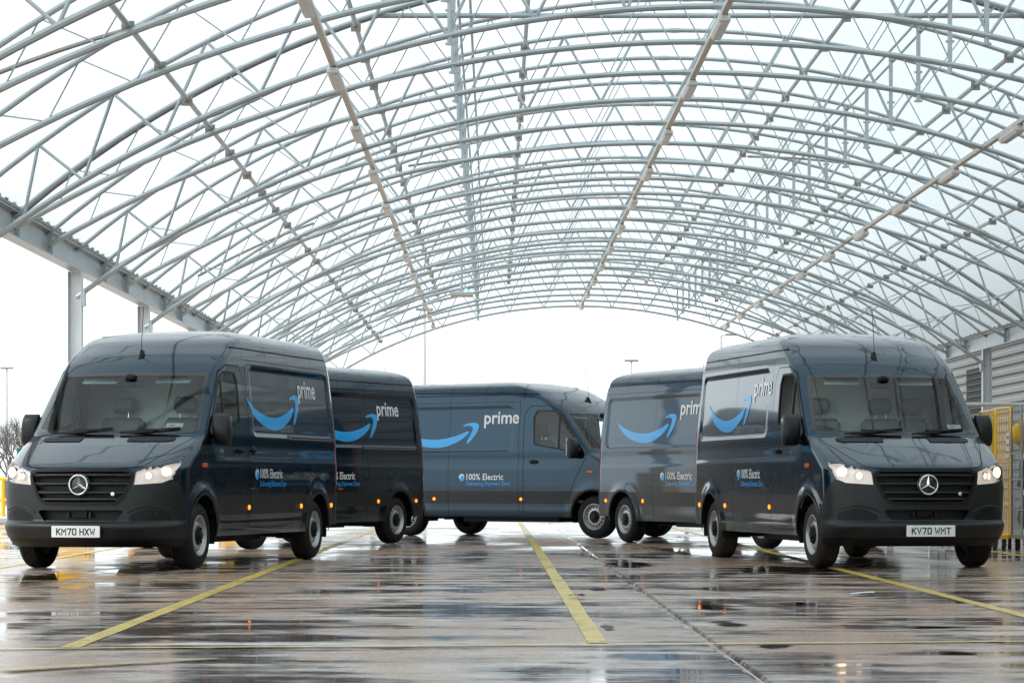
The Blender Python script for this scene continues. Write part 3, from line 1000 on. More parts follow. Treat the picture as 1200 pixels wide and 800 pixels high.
def make_half(left):
    h = Shell()
    arch = lambda c: SIDE(lambda s_, z: np.where(z < 1.0, np.hypot(s_ - c, z - .36) - .425, 1.0))
    h.label(arch(1.0), 'none'); h.label(arch(4.93), 'none')
    sill = SIDE(lambda s_, z: np.where((s_ > .8) & (s_ < 5.3), z - .335, np.where(s_ >= 5.3, z - .40, 1)))
    h.label(sill, 'none')
    h.label(FRONT(lambda a, z: sd_poly(a, z, BUMPER)), 'bumper', ['body'])
    h.label(FRONT(lambda a, z: z - .335), 'lower_bumper_shade', ['bumper'])
    h.label(FRONT(lambda a, z: sd_poly(a, z, inset(GRILLE, .05), .05)), 'grille_frame', ['body', 'bumper'])
    h.label(FRONT(lambda a, z: sd_poly(a, z, inset(GRILLE, .05), .05) + .034), 'none', ['grille_frame'])
    h.label(FRONT(lambda a, z: sd_poly(a, z, inset(INTAKE, .015), .015)), 'none', ['bumper'])
    h.label(FRONT(lambda a, z: sd_poly(a, z, inset(HEAD, .015), .015)), 'headlight', ['body', 'bumper'])
    sc_ = FRONT(lambda a, z: sd_poly(a, z, inset(SCREEN, .04), .04))
    h.label(sc_, 'screen_border', ['body'])
    h.label(lambda *q: sc_(*q) + .035, 'windscreen', ['screen_border'])
    hood = FRONT(lambda a, z: np.where(z > .98, sd_poly(a, z, HOOD), 1))
    h.gap(hood, .004, ['body'])
    h.label(hood, 'bonnet', ['body'])
    door = SIDE(lambda s_, z: sd_poly(s_, z, inset(DOOR, .03), .03))
    win = SIDE(lambda s_, z: sd_poly(s_, z, inset(WIN, .045), .045))
    h.label(win, 'window_frame', ['body'])
    h.label(lambda *q: win(*q) + .022, 'window_pane', ['window_frame'])
    h.cut(SIDE(lambda s_, z: s_ - 1.684), ['window_pane']); h.cut(SIDE(lambda s_, z: s_ - 1.716), ['window_pane'])
    h.label(SIDE(lambda s_, z: np.abs(s_ - 1.70) - .016), 'window_frame', ['window_pane'], cut=False)
    band = SIDE(lambda s_, z: np.where(s_ > 1.2, np.abs(z - .665) - .105, 1))
    rear_low = SIDE(lambda s_, z: np.where(s_ > 5.2, z - .77, 1))
    h.label(rear_low, 'rear_bumper', ['body'])
    h.label(lambda S_, Y_, Z_, A_: np.where(S_ > 5.6, Z_ - .60, 1), 'rear_bumper', ['body'])
    h.gap(door, .0045, ['body', 'bonnet'])
    h.label(door, 'front_door', ['body'])
    if left:
        sl = SIDE(lambda s_, z: sd_poly(s_, z, inset(SLIDE, .05), .05))
        h.gap(sl, .0045, ['body'])
        h.label(sl, 'sliding_door', ['body'])
    else:
        h.gap(SIDE(lambda s_, z: np.where((z > .35) & (z < 2.3), s_ - 2.52, 1)), .003, ['body'])
    h.gap(SIDE(lambda s_, z: np.where((z < 2.6), s_ - 4.0, 1)), .003, ['body'])
    h.label(band, 'moulding', ['body'])
    h.label(band, 'door_moulding', ['front_door'])
    h.label(band, 'slide_moulding', ['sliding_door'])
    h.islands('moulding')
    tail = lambda S_, Y_, Z_, A_: np.where((S_ > 5.6) & (Y_ > .5), np.maximum(np.abs(Z_ - 1.20) - .34, -(S_ - 5.68)), 1)
    h.label(tail, 'tail_lamp', ['body'])
    # drip rail at the roof edge and roof joints
    h.gap(lambda S_, Y_, Z_, A_: np.where((S_ > 2.16) & (S_ < 5.62) & (Y_ > .85), Z_ - 2.385, 1), .008, ['body'])
    h.gap(lambda S_, Y_, Z_, A_: np.where((S_ > 2.5) & (S_ < 5.68) & (Y_ > .6), Z_ - 2.262, 1), .003, ['body'])
    for s0 in (2.45, 3.25, 4.9):
        h.gap(lambda S_, Y_, Z_, A_: np.where((Z_ > 2.26) & (Z_ < 2.6), S_ - s0, 1), .003, ['body'])
    h.label(lambda S_, Y_, Z_, A_: np.where(S_ > 5.70, Y_ - .006, 1), 'gap', ['body'])
    h.label(lambda S_, Y_, Z_, A_: np.where((S_ > 5.5) & (Y_ < .9), -(S_ - 5.72) , 1), 'rear_door', ['body'])
    return h

HALF_L, HALF_R = make_half(True), make_half(False)

def shell_mesh(name, parts, off=0.0, rim=0.0):
    """parts: list of (Shell, side(+1/-1), label). Local van coords: X = 1 - s"""
    vs = []; ns = []; fs = []
    for h, sd, lab in parts:
        idx = {}
        edges = {}
        sel = [f for f, l_ in zip(h.F, h.L) if l_ == lab]
        for f in sel:
            g_ = []
            for i in f:
                if i not in idx:
                    p = np.array(h.P[i]); n_ = np.array(h.N[i]); n_ = n_ / max(1e-9, np.linalg.norm(n_))
                    p = p + n_ * off
                    idx[i] = len(vs)
                    vs.append((1 - p[0], sd * p[1], p[2])); ns.append((-n_[0], sd * n_[1], n_[2]))
                g_.append(idx[i])
            if sd > 0: g_ = g_[::-1]
            fs.append(tuple(g_))
            for a, b in zip(g_, g_[1:] + g_[:1]):
                e = (min(a, b), max(a, b))
                edges.setdefault(e, []).append((a, b))
        if rim > 0:
            inner = {}
            for e, lst in edges.items():
                if len(lst) == 1:
                    a, b = lst[0]
                    if abs(vs[a][1]) < 1e-4 and abs(vs[b][1]) < 1e-4: continue
                    for q in (a, b):
                        if q not in inner:
                            inner[q] = len(vs)
                            vs.append(tuple(vs[q][k] - ns[q][k] * rim for k in range(3))); ns.append(ns[q])
                    fs.append((b, a, inner[a], inner[b]))
    me = bpy.data.meshes.new(name)
    me.from_pydata(vs, [], fs)
    me.update()
    # keep face sides consistent with the stored normals
    me.shade_smooth()
    loopn = []
    for p in me.polygons:
        fn = p.normal
        vv = [Vector(ns[v]) for v in p.vertices]
        av = sum((q for q in vv), Vector((0, 0, 0)))
        if av.length > 1e-6 and abs(fn.dot(av.normalized())) < 0.45:
            loopn += [fn] * len(vv)
        else:
            loopn += vv
    me.normals_split_custom_set(loopn)
    return me

both = lambda lab: [(HALF_L, 1, lab), (HALF_R, -1, lab)]

def decal(name, pts2, faces, side, mat, parent, off=.004):
    """pts2: (s,z) points on the flank; side +1 left, -1 right"""
    y = side_y(pts2[:, 0], pts2[:, 1]) + off
    vs = [(1 - s_, side * yy, z) for (s_, z), yy in zip(pts2, y)]
    m_ = MB(); m_.add(vs, faces)
    return m_.build(name, mat, parent)

def smile_shape():
    """curved band and arrow head in unit coords: x 0..1 left to right, y 0..1"""
    def smooth(pts, n):
        P = [Vector((a, b)) for a, b in pts]; out = []
        m = len(P)
        for k in range(n + 1):
            u = k / n * (m - 1); i = min(int(u), m - 2); t = u - i
            p0, p1, p2, p3 = P[max(i - 1, 0)], P[i], P[i + 1], P[min(i + 2, m - 1)]
            out.append(0.5 * ((2 * p1) + (p2 - p0) * t + (2 * p0 - 5 * p1 + 4 * p2 - p3) * t * t + (3 * p1 - p0 - 3 * p2 + p3) * t ** 3))
        return [(q.x, q.y) for q in out]
    vs = []; fs = []
    for up, lo in (([(0, .83), (.07, .68), (.17, .53), (.32, .385), (.47, .335), (.60, .365), (.72, .46), (.80, .56), (.865, .665)],
                    [(0, .80), (.074, .52), (.17, .28), (.32, .085), (.47, .0), (.62, .045), (.76, .235), (.84, .42), (.89, .62)]),
                   ([(.815, .90), (.865, .965), (.92, 1.0), (.975, .98), (1.0, .90), (.995, .74), (.965, .51), (.92, .30), (.885, .17)],
                    [(.82, .845), (.86, .875), (.895, .875), (.92, .84), (.93, .78), (.925, .66), (.905, .50), (.88, .32), (.862, .185)])):
        a_, b_ = smooth(up, 36), smooth(lo, 36)
        k = len(vs)
        for a, b in zip(a_, b_): vs += [a, ((a[0] + b[0]) / 2, (a[1] + b[1]) / 2), b]
        for i in range(36):
            for q in (0, 1): fs.append((k + 3 * i + q, k + 3 * i + q + 1, k + 3 * i + q + 4, k + 3 * i + q + 3))
    return np.array(vs), fs

def plate_text(txt, width, height):
    """block capitals built from straight strokes; x,y from 0,0"""
    G = {'K': [[(0, 0), (0, 1)], [(0, .42), (.52, 1)], [(.16, .56), (.54, 0)]], 'M': [[(0, 0), (0, 1), (.3, .45), (.6, 1), (.6, 0)]],
         '7': [[(0, 1), (.52, 1), (.2, 0)]], '0': [[(.08, 0), (0, .1), (0, .9), (.08, 1), (.42, 1), (.5, .9), (.5, .1), (.42, 0), (.08, 0)]],
         'H': [[(0, 0), (0, 1)], [(.52, 0), (.52, 1)], [(0, .5), (.52, .5)]], 'X': [[(0, 0), (.54, 1)], [(0, 1), (.54, 0)]],
         'W': [[(0, 1), (.12, 0), (.32, .62), (.52, 0), (.64, 1)]], 'V': [[(0, 1), (.27, 0), (.54, 1)]], 'T': [[(0, 1), (.52, 1)], [(.26, 1), (.26, 0)]]}
    sw = .175
    vs = []; fs = []; x = 0.0; lev = 0
    for ch in txt:
        if ch == ' ': x += .36; continue
        wmax = 0
        for st in G[ch]:
            P = [Vector((a + x, b * (1 - sw) + sw / 2)) for a, b in st]
            wmax = max(wmax, max(a for a, b in st))
            n = len(P); closed = (P[0] - P[-1]).length < 1e-6
            L = []; Rr_ = []
            for i in range(n):
                if closed:
                    d0 = (P[i] - P[i - 1 if i > 0 else n - 2]).normalized(); d1 = (P[(i + 1) if i < n - 1 else 1] - P[i]).normalized()
                else:
                    d0 = (P[i] - P[i - 1]).normalized() if i > 0 else (P[1] - P[0]).normalized()
                    d1 = (P[i + 1] - P[i]).normalized() if i < n - 1 else d0
                n0 = Vector((-d0.y, d0.x)); n1 = Vector((-d1.y, d1.x)); m_ = (n0 + n1)
                m_ = m_ / max(.35, 1 + n0.dot(n1))
                e = Vector((0, 0))
                if not closed and i in (0, n - 1): e = (d0 if i else -d1) * (sw / 2)
                L.append(P[i] + e + m_ * sw / 2); Rr_.append(P[i] + e - m_ * sw / 2)
            k = len(vs)
            for a, b in zip(L, Rr_): vs += [(a.x, a.y), (b.x, b.y)]
            for i in range(n - 1): fs.append((k + 2 * i, k + 2 * i + 1, k + 2 * i + 3, k + 2 * i + 2))
        x += wmax + .27
    vs = np.array(vs); mn, mx = vs.min(0), vs.max(0)
    vs = (vs - mn) / (mx - mn); vs[:, 1] = np.clip(vs[:, 1], 0, 1)
    return vs * np.array([width, height]), fs

TXT_PRIME = text_mesh('prime', 1, 1, .02)
TXT_EL = text_mesh('100% Electric', 1, 1, .018)
TXT_DZ = text_mesh('Delivering Shipment Zero', 1, 1, .03)
SMILE = smile_shape()

def wheel(parent, s0, side, tyre_mat, steer=0.0):
    w = empty('wheel', (1 - s0, side * .97, .352), 0.0, parent)
    w.rotation_euler = (0, 0, (0 if side < 0 else math.pi) + steer)
    # local: outer face towards -y, centre plane at y=+.118
    T = tyre_meshes
    t = link('tyre', T['tyre'], None, w); t.data = T['tyre'] if tyre_mat == 'rubber' else T['tyre2']
    link('rim', T['rim'], None, w); link('hub_cap', T['cap'], None, w)
    return w

tyre_meshes = {}
def make_wheel_meshes():
    Rr = .352
    prof = [(.02, .212), (.0, .225), (-.004, .26), (.004, .30), (.018, .325), (.032, .342), (.05, .348)]
    yy = .05
    for k in range(6):                      # tread blocks
        prof += [(yy + .006, .352), (yy + .019, .352), (yy + .021, .345), (yy + .024, .345)]; yy += .0245
    prof += [(.20, .348), (.215, .335), (.232, .30), (.236, .26), (.225, .22), (.20, .21)]
    m_ = MB().lathe(prof, 56, 'y')
    me = m_.mesh('tyre', 50); me.materials.append(MATS['rubber']); tyre_meshes['tyre'] = me
    me2 = m_.mesh('tyre', 50); me2.materials.append(MATS['rubber_muddy']); tyre_meshes['tyre2'] = me2
    # rim: flange, well, disc with a ring of real openings
    r_ = MB()
    r_.lathe([(.02, .214), (.006, .216), (.004, .208), (.014, .200), (.045, .192), (.055, .180)], 64, 'y')
    r_.lathe([(.20, .20), (.12, .185), (.055, .180)], 32, 'y')
    NS = 64
    rad = [.180, .168, .140, .130, .105, .085, .0]
    ax = [.055, .040, .034, .030, .022, .030, .030]
    vs = []; fs = []
    for a, q in zip(ax, rad):
        for k in range(NS):
            t = 2 * math.pi * k / NS
            vs.append((q * math.cos(t), a, q * math.sin(t)))
    for i in range(len(rad) - 1):
        for k in range(NS):
            if i == 1 and (k % 4) in (1, 2): continue
            k2 = (k + 1) % NS
            fs.append((i * NS + k, i * NS + k2, (i + 1) * NS + k2, (i + 1) * NS + k))
    r_.add(vs, fs)
    me = r_.mesh('rim', 50); me.materials.append(MATS['rim']); tyre_meshes['rim'] = me
    c_ = MB().lathe([(.034, .106), (.022, .104), (.012, .095), (.008, .080), (.010, .055), (-.012, .050), (-.016, .035), (-.016, 0.0)], 32, 'y')
    for k in range(6):
        t = k * math.pi / 3
        c_.lathe([(.014, .014), (-.002, .013), (-.004, 0)], 10, 'y', (.078 * math.cos(t), 0, .078 * math.sin(t)))
    c_.lathe([(.10, .186), (.09, .12), (.09, 0)], 24, 'y')      # brake drum behind the openings
    me = c_.mesh('hub_cap', 50); me.materials.append(MATS['black']); tyre_meshes['cap'] = me
make_wheel_meshes()

def front_patch(poly_yz, off, name, mat, parent, depth=.0):
    pass

def build_van():
    v = empty('delivery_van')
    # ---- shell
    body = link('body', shell_mesh('body', both('body'), 0, .02), 'paint', v)
    link('panel_gaps', shell_mesh('panel_gaps', both('gap'), -.010), 'seal', body)
    link('bonnet', shell_mesh('bonnet', both('bonnet'), 0, .02), 'paint', v)
    bump = link('bumper', shell_mesh('bumper', both('bumper'), .004, .03), 'plastic', v)
    link('lower_bumper_shade', shell_mesh('lower_bumper_shade', both('lower_bumper_shade'), -.004, .03), 'black', bump)  # lower bumper coloured blacker, standing in for the shade down there
    link('windscreen', shell_mesh('windscreen', both('windscreen'), .0), 'glass', v)
    ws = v.children[-1]
    link('screen_border', shell_mesh('screen_border', both('screen_border'), .001), 'black_gloss', v)
    for h, sd in ((HALF_L, 1), (HALF_R, -1)):
        d = link('front_door', shell_mesh('front_door', [(h, sd, 'front_door')], 0, .02), 'paint', v)
        link('window_pane', shell_mesh('window_pane', [(h, sd, 'window_pane')], -.006), 'glass', d)
        link('window_frame', shell_mesh('window_frame', [(h, sd, 'window_frame')], -.002, .02), 'seal', d)
        # handle: dished cup with a grip bar
        hs, hz = 2.20, 1.255
        y = float(side_y(hs, hz)[0])
        hb = MB()
        n_ = 24
        ringv = [(1 - hs + .085 * math.cos(2 * math.pi * k / n_), sd * (y + .004), hz + .038 * math.sin(2 * math.pi * k / n_)) for k in range(n_)]
        ring2 = [(1 - hs + .075 * math.cos(2 * math.pi * k / n_), sd * (y + .012), hz + .03 * math.sin(2 * math.pi * k / n_)) for k in range(n_)]
        fs_ = [tuple(range(n_, 2 * n_))] + [(k, (k + 1) % n_, n_ + (k + 1) % n_, n_ + k) for k in range(n_)]
        hb.add(ringv + ring2, fs_)
        hb.rbox((1 - hs, sd * (y + .028), hz), (.16, .022, .032), .01)
        hb.build('handle', 'black', d)
        link('rear_bumper', shell_mesh('rear_bumper', [(h, sd, 'rear_bumper')], .006, .03), 'moulding', v)
        link('door_moulding', shell_mesh('door_moulding', [(h, sd, 'door_moulding')], .008, .02), 'moulding', d)
        for lb_ in ['moulding_%d' % q for q in range(8)]:
            if lb_ in h.L: link('side_moulding', shell_mesh('side_moulding', [(h, sd, lb_)], .008, .02), 'moulding', v)
        link('tail_lamp', shell_mesh('tail_lamp', [(h, sd, 'tail_lamp')], .006, .02), 'tail_red', v)
        link('rear_door', shell_mesh('rear_door', [(h, sd, 'rear_door')], .004, .02), 'paint', v)
        # headlight: clear cover over a reflector bowl with two round lamps
        hl = link('headlight', shell_mesh('headlight', [(h, sd, 'headlight')], -.045), 'head_glow', v)
        link('lens', shell_mesh('lens', [(h, sd, 'headlight')], .003, .05), 'lamp_glass', hl)
        for yy, zz, r_ in ((.70, .975, .05), (.845, 1.015, .06)):
            sx = float(front_s(yy, zz)[0])
            bl = MB().lathe([(-.06, r_ * .35), (-.05, r_ * .7), (-.02, r_ * .95), (.015, r_)], 24, 'x', (0, 0, 0))
            dirv = Vector((1, sd * .55, 0)).normalized()
            o_ = bl.build('reflector', 'chrome', hl, 50)
            o_.location = (1 - sx - .03, sd * yy, zz); o_.rotation_euler = (0, 0, math.atan2(dirv.y, dirv.x))
            bl = MB().lathe([(-.045, 0.0001), (-.035, r_ * .72), (-.025, r_ * .76), (-.014, r_ * .5), (-.008, 0.0001)], 16, 'x')
            o2 = bl.build('lamp', 'head_bulb', hl, 50)
            o2.location = o_.location; o2.rotation_euler = o_.rotation_euler
        # repeater on the wing, side markers in the moulding
        y = float(side_y(1.05, 1.09)[0])
        MB().rbox((-.05, sd * (y + .004), 1.09), (.13, .02, .05), .008).build('side_repeater', 'repeater_orange', v)
        for ms in (2.46, 4.30, 5.46):
            y = float(side_y(ms, .63)[0]) + .008
            m_ = MB().lathe([(0, .028), (sd * .010, .026), (sd * .016, .014), (sd * .018, .0001)], 14, 'y', (1 - ms, sd * y, .635))
            m_.build('side_marker', 'marker_orange', v, 60)
        # mirror
        y = float(side_y(1.33, 1.42)[0])
        mo = empty('mirror', (1 - 1.36, sd * (y - .01), 1.36), 0, v)
        MB().rbox((0.0, sd * .055, .0), (.12, .17, .07), .025).build('arm', 'plastic', mo, 40)
        # housing: rounded block, deeper at the back
        vs = []; fs = []
        rows = 9; cols = 20
        for i in range(rows):
            t = i / (rows - 1)
            k_ = math.sin(math.pi * min(max(t, .0), 1)) ** .35 if 0 < t < 1 else .35
            for j in range(cols):
                a = 2 * math.pi * j / cols
                ca, sa = math.cos(a), math.sin(a)
                px = abs(sa) ** .55 * (1 if sa > 0 else -1) * (.105 if sa > 0 else .05) * k_
                py = abs(ca) ** .55 * (1 if ca > 0 else -1) * .100 * (0.75 + .25 * k_)
                vs.append((px + .01, sd * (py + .120 - .02 * t), -.05 + .335 * t))
        for i in range(rows - 1):
            for j in range(cols):
                fs.append((i * cols + j, i * cols + (j + 1) % cols, (i + 1) * cols + (j + 1) % cols, (i + 1) * cols + j))
        fs.append(tuple(range(cols))); fs.append(tuple((rows - 1) * cols + j for j in range(cols)))
        MB().add(vs, fs).build('housing', 'plastic', mo, 60)
        MB().rbox((-.045, sd * .112, .12), (.012, .16, .25), .004).build('mirror_glass', 'chrome', mo)
        # wheels
    wh = []
    for s0 in (1.0, 4.93):
        for sd in (1, -1):
            wh.append(wheel(v, s0, sd, 'rubber'))
            # arch liner
            m_ = MB()
            nn = 22; vs = []; fs = []
            for k in range(nn + 1):
                t = math.pi * (-.08 + 1.16 * k / nn)
                for yy in (.975, .62):
                    vs.append((1 - s0 + .432 * math.cos(t), sd * yy, .36 + .432 * math.sin(t)))
            for k in range(nn): fs.append((2 * k, 2 * k + 1, 2 * k + 3, 2 * k + 2))
            nv = len(vs)
            m_.add(vs, fs)
            m_.build('arch_liner', 'black', v, 60)
            vs = []; fs = []
            for k in range(nn + 1):
                t = math.pi * (-.02 + 1.04 * k / nn)
                for rr_, o_ in ((.418, .004), (.447, .010)):
                    X = s0 - rr_ * math.cos(t); Z = .36 + rr_ * math.sin(t)
                    yb = float(side_y(s0 - .45 * math.cos(t), .36 + .45 * math.sin(t))[0])
                    vs.append((1 - X, sd * (yb + o_), Z))
            for k in range(nn): fs.append((2 * k, 2 * k + 1, 2 * k + 3, 2 * k + 2))
            MB().add(vs, fs).build('arch_lip', 'moulding', v, 60)
    # sliding door on the left
    sdo = link('sliding_door', shell_mesh('sliding_door', [(HALF_L, 1, 'sliding_door')], .002, .02), 'paint', v)
    link('door_moulding', shell_mesh('door_moulding', [(HALF_L, 1, 'slide_moulding')], .010, .02), 'moulding', sdo)
    y = float(side_y(2.64, 1.255)[0])
    hb = MB(); n_ = 24
    hb.lathe([(.002, .055), (.010, .05), (.014, .04), (.012, .0001)], 20, 'y', (1 - 2.64, y, 1.255)); hb.rbox((1 - 2.64, y + .026, 1.26), (.11, .02, .03), .01)
    hb.build('handle', 'black', sdo, 50)
    # rail behind the sliding door
    rl = MB()
    for (s0, s1) in ((3.9, 5.46),):
        pts = np.linspace(s0, s1, 12)
        for a, b in zip(pts[:-1], pts[1:]):
            ya = float(side_y((a + b) / 2, 1.43)[0])
            rl.box((1 - (a + b) / 2, ya + .006, 1.43), (b - a + .001, .03, .045))
    rail = rl.build('door_rail', 'cage_grey', v)
    rl = MB()
    for a, b in zip(np.linspace(3.92, 5.44, 10)[:-1], np.linspace(3.92, 5.44, 10)[1:]):
        ya = float(side_y((a + b) / 2, 1.43)[0])
        rl.box((1 - (a + b) / 2, ya + .0225, 1.427), (b - a + .001, .004, .014))
    rl.build('rail_slot', 'seal', rail)
    # ---- grille
    gr = link('grille', shell_mesh('grille', both('grille_frame'), .012, .05), 'black', v)
    back = []; fs = []
    cols = np.linspace(-.62, .62, 25); rowsz = np.linspace(.64, 1.07, 8)
    for z in rowsz:
        for yv in cols: back.append((1 - float(front_s(yv, z)[0]) - .075, yv, z))
    nc = len(cols)
    for i in range(7):
        for j in range(nc - 1): fs.append((i * nc + j, i * nc + j + 1, (i + 1) * nc + j + 1, (i + 1) * nc + j))
    MB().add(back, fs).build('grille_back', 'seal', gr)
    for k, (z, hw) in enumerate(((.985, .545), (.895, .52), (.805, .47), (.735, .42))):
        vs = []; fs = []
        sec = [(-.01, .022), (.012, .012), (.016, -.004), (.004, -.020), (-.03, -.022)]
        yv = np.linspace(-hw, hw, 25)
        for q in yv:
            sx = float(front_s(q, z)[0])
            for (dx, dz) in sec: vs.append((1 - sx + dx - .012, q, z + dz))
        n5 = len(sec)
        for j in range(24):
            for i in range(n5 - 1): fs.append((j * n5 + i, j * n5 + i + 1, (j + 1) * n5 + i + 1, (j + 1) * n5 + i))
        MB().add(vs, fs).build('louvre', 'plastic', gr, 50)
    # ringed three-point star
    zc_ = .885; xc = 1 - float(front_s(0, zc_)[0]) + .035
    em = MB()
    n_ = 48
    vs = []; fs = []
    for k in range(n_):
        t = 2 * math.pi * k / n_
        for q in range(8):
            u = 2 * math.pi * q / 8
            rr_ = .098 + .009 * math.cos(u)
            vs.append((xc + .009 * math.sin(u), rr_ * math.cos(t), zc_ + rr_ * math.sin(t)))
    for k in range(n_):
        for q in range(8):
            fs.append((k * 8 + q, k * 8 + (q + 1) % 8, ((k + 1) % n_) * 8 + (q + 1) % 8, ((k + 1) % n_) * 8 + q))
    em.add(vs, fs)
    for k in range(3):
        t = math.pi / 2 + k * 2 * math.pi / 3
        d = (math.cos(t), math.sin(t)); p_ = (-d[1], d[0])
        def pt(r_, w_, x_): return (xc + x_, d[0] * r_ + p_[0] * w_, zc_ + d[1] * r_ + p_[1] * w_)
        em.add([pt(0, .021, -.006), pt(0, -.021, -.006), pt(.094, -.0045, -.006), pt(.094, .0045, -.006), pt(0, 0, .014), pt(.094, 0, .004)],
               [(0, 4, 5, 3), (4, 1, 2, 5), (0, 3, 2, 1)])
    em.build('emblem', 'chrome', gr, 40)
    MB().lathe([(xc - .006, .0001), (xc - .008, .09), (xc - .03, .115)], 32, 'x', (0, 0, zc_)).build('emblem_dish', 'black_gloss', gr, 50)
    MB().lathe([(0, .022), (.012, .02), (.016, .0001)], 14, 'x', (1 - float(front_s(.36, .80)[0]) + .0, .36, .79)).build('camera_eye', 'chrome', gr, 50)
    # ---- lower intake cavity + bumper details
    vs = []; fs = []
    for z in (.505, .635):
        for q in np.linspace(-.5, .5, 13): vs.append((1 - float(front_s(q, z)[0]) - .10, q, z))
    for j in range(12): fs.append((j, j + 1, 13 + j + 1, 13 + j))
    MB().add(vs, fs).build('intake_back', 'seal', bump)
    for q in (-.14, .10):
        MB().box((1 - float(front_s(q, .56)[0]) - .06, q, .575), (.04, .02, .05)).build('intake_strut', 'plastic', bump)
    MB().box((1 - float(front_s(-.02, .56)[0]) - .07, -.02, .585), (.02, .16, .07)).build('radar_cover', 'black', bump)
    for sd in (1, -1):
        # recessed corner with its arched crease
        pts = []
        for t in np.linspace(0, 1, 15):
            yy = .50 + .40 * t; zz = .517 + .15 * math.sin(math.pi * min(1, .15 + .62 * t)) ** .8
            pts.append((1 - float(front_s(yy, zz)[0]) + .004, sd * yy, zz))
        MB().tube(pts, .010, 6).build('corner_crease', 'plastic', bump, 60)
        vs = []; fs = []
        tt = np.linspace(.53, .93, 13)
        for yy in tt:
            for zz in (.520, .520 + .12 * math.sin(math.pi * (.12 + .75 * (yy - .53) / .4))):
                vs.append((1 - float(front_s(yy, zz)[0]) + .007, sd * yy, zz))
        for j in range(12): fs.append((2 * j, 2 * j + 1, 2 * j + 3, 2 * j + 2))
        MB().add(vs, fs).build('corner_recess', 'black', bump)
        MB().lathe([(.0, .014), (.006, .012), (.007, .0001)], 10, 'x', (1 - float(front_s(.78, .60)[0]) + .005, sd * .78, .60)).build('parking_sensor', 'seal', bump)
    # number plate
    pl = MB().rbox((1 - float(front_s(0, .42)[0]) + .028, 0, .405), (.012, .53, .118), .004).build('number_plate', 'plate_white', v)
    MB().rbox((1 - float(front_s(0, .42)[0]) + .015, 0, .40), (.02, .55, .135), .006).build('plate_holder', 'black', pl)
    # ---- cowl vents, wipers, aerial
    for sd in (1, -1):
        vs = []; fs = []
        for q in np.linspace(.26, .74, 9):
            for z, o_ in ((1.335 + .012 * (q > .7), .004), (1.385 - .01 * (q > .7), .004)):
                vs.append((1 - float(front_s(q, z)[0]) + o_, sd * q, z + .006))
        for j in range(8): fs.append((2 * j, 2 * j + 1, 2 * j + 3, 2 * j + 2))
        MB().add(vs, fs).build('bonnet_vent', 'black', v)
    for y0, y1, zt1 in ((-.62, .02, 1.475), (.12, .74, 1.475)):
        pts = []
        for t in np.linspace(0, 1, 12):
            yy = y0 + (y1 - y0) * t; zz = 1.425 + .055 * t
            pts.append((1 - float(front_s(yy, zz)[0]) + .02, yy, zz + .006))
        wp = MB().tube(pts, .011, 6).build('wiper', 'seal', v, 60)
        pts = [(1 - float(front_s(y1 - .45 + q, 1.47)[0]) + .014, y1 - .45 + q, 1.47 - .0) for q in np.linspace(0, .45, 8)]
        MB().tube(pts, .007, 6).build('wiper_blade', 'seal', wp, 60)
    az = 2.27; asx = float(front_s(0, az)[0])
    ab = empty('aerial', (1 - asx, 0, az), 0, v)
    MB().add([tuple(.72 * q_ for q_ in p_) for p_ in [(.07, -.03, -.075), (.07, .03, -.075), (-.10, .035, .09), (-.10, -.035, .09), (.03, -.012, .0), (.03, .012, .0), (-.03, .014, .115), (-.03, -.014, .115)]],
             [(0, 1, 5, 4), (1, 2, 6, 5), (2, 3, 7, 6), (3, 0, 4, 7), (4, 5, 6, 7)]).build('foot', 'black', ab)
    MB().tube([(-.02, 0, .08), (-.09, 0, .55)], .004, 6).build('whip', 'black', ab)
    # ---- underbody
    ub = MB()
    ub.box((1 - 3.0, 0, .43), (3.2, 1.70, .12))
    ub.box((1 - 2.95, 0, .31), (2.0, 1.24, .12))
    ub.box((1 - .95, 0, .42), (.9, 1.0, .2)); ub.box((1 - 5.2, 0, .45), (1.1, 1.2, .14))
    for s0 in (1.0, 4.93):
        ub.tube([(1 - s0, -.80, .34), (1 - s0, .80, .34)], .06, 8)
    ub.tube([(1 - .52, -.70, .27), (1 - .52, .70, .27)], .03, 6)
    for s0 in (1.9, 3.9): ub.box((1 - s0, 0, .36), (.1, 1.6, .06))
    ub.build('underbody', 'black', v)
    # inner floor and dark load space so nothing shows through the shell
    bh = MB()
    zz = np.linspace(.5, 2.55, 12)
    vs = []; fs = []
    for z in zz:
        w_ = float(zi(WW, z)) - .045
        for q in (-1, -.5, 0, .5, 1): vs.append((1 - 2.52, q * w_, z))
    for i in range(11):
        for j in range(4): fs.append((i * 5 + j, i * 5 + j + 1, (i + 1) * 5 + j + 1, (i + 1) * 5 + j))
    bh.add(vs, fs)
    bh.build('bulkhead', 'bulkhead', v)
    MB().box((1 - 1.72, 0, .60), (1.58, 1.8, .04)).build('cab_floor', 'interior_grey', v)
    hd = MB()
    vs = []; fs = []
    for q in np.linspace(-.88, .88, 13):
        b0 = float(front_s(q, 1.37)[0]) + .07
        for (ss, z) in ((b0, 1.36), (b0 + .22, 1.372), (1.52, 1.345), (1.56, 1.28), (1.54, 1.02), (1.38, .80)):
            vs.append((1 - ss, q, z))
    for j in range(12):
        for i in range(5): fs.append((j * 6 + i, j * 6 + i + 1, (j + 1) * 6 + i + 1, (j + 1) * 6 + i))
    hd.add(vs, fs).build('dashboard', 'interior_dark', v, 50)
    hl_ = MB(); vs = []; fs = []
    for ss, z in ((1.80, 2.09), (2.0, 2.12), (2.5, 2.14)):
        for q in (-.84, -.4, 0, .4, .84): vs.append((1 - ss, q, z + .02 * (1 - abs(q))))
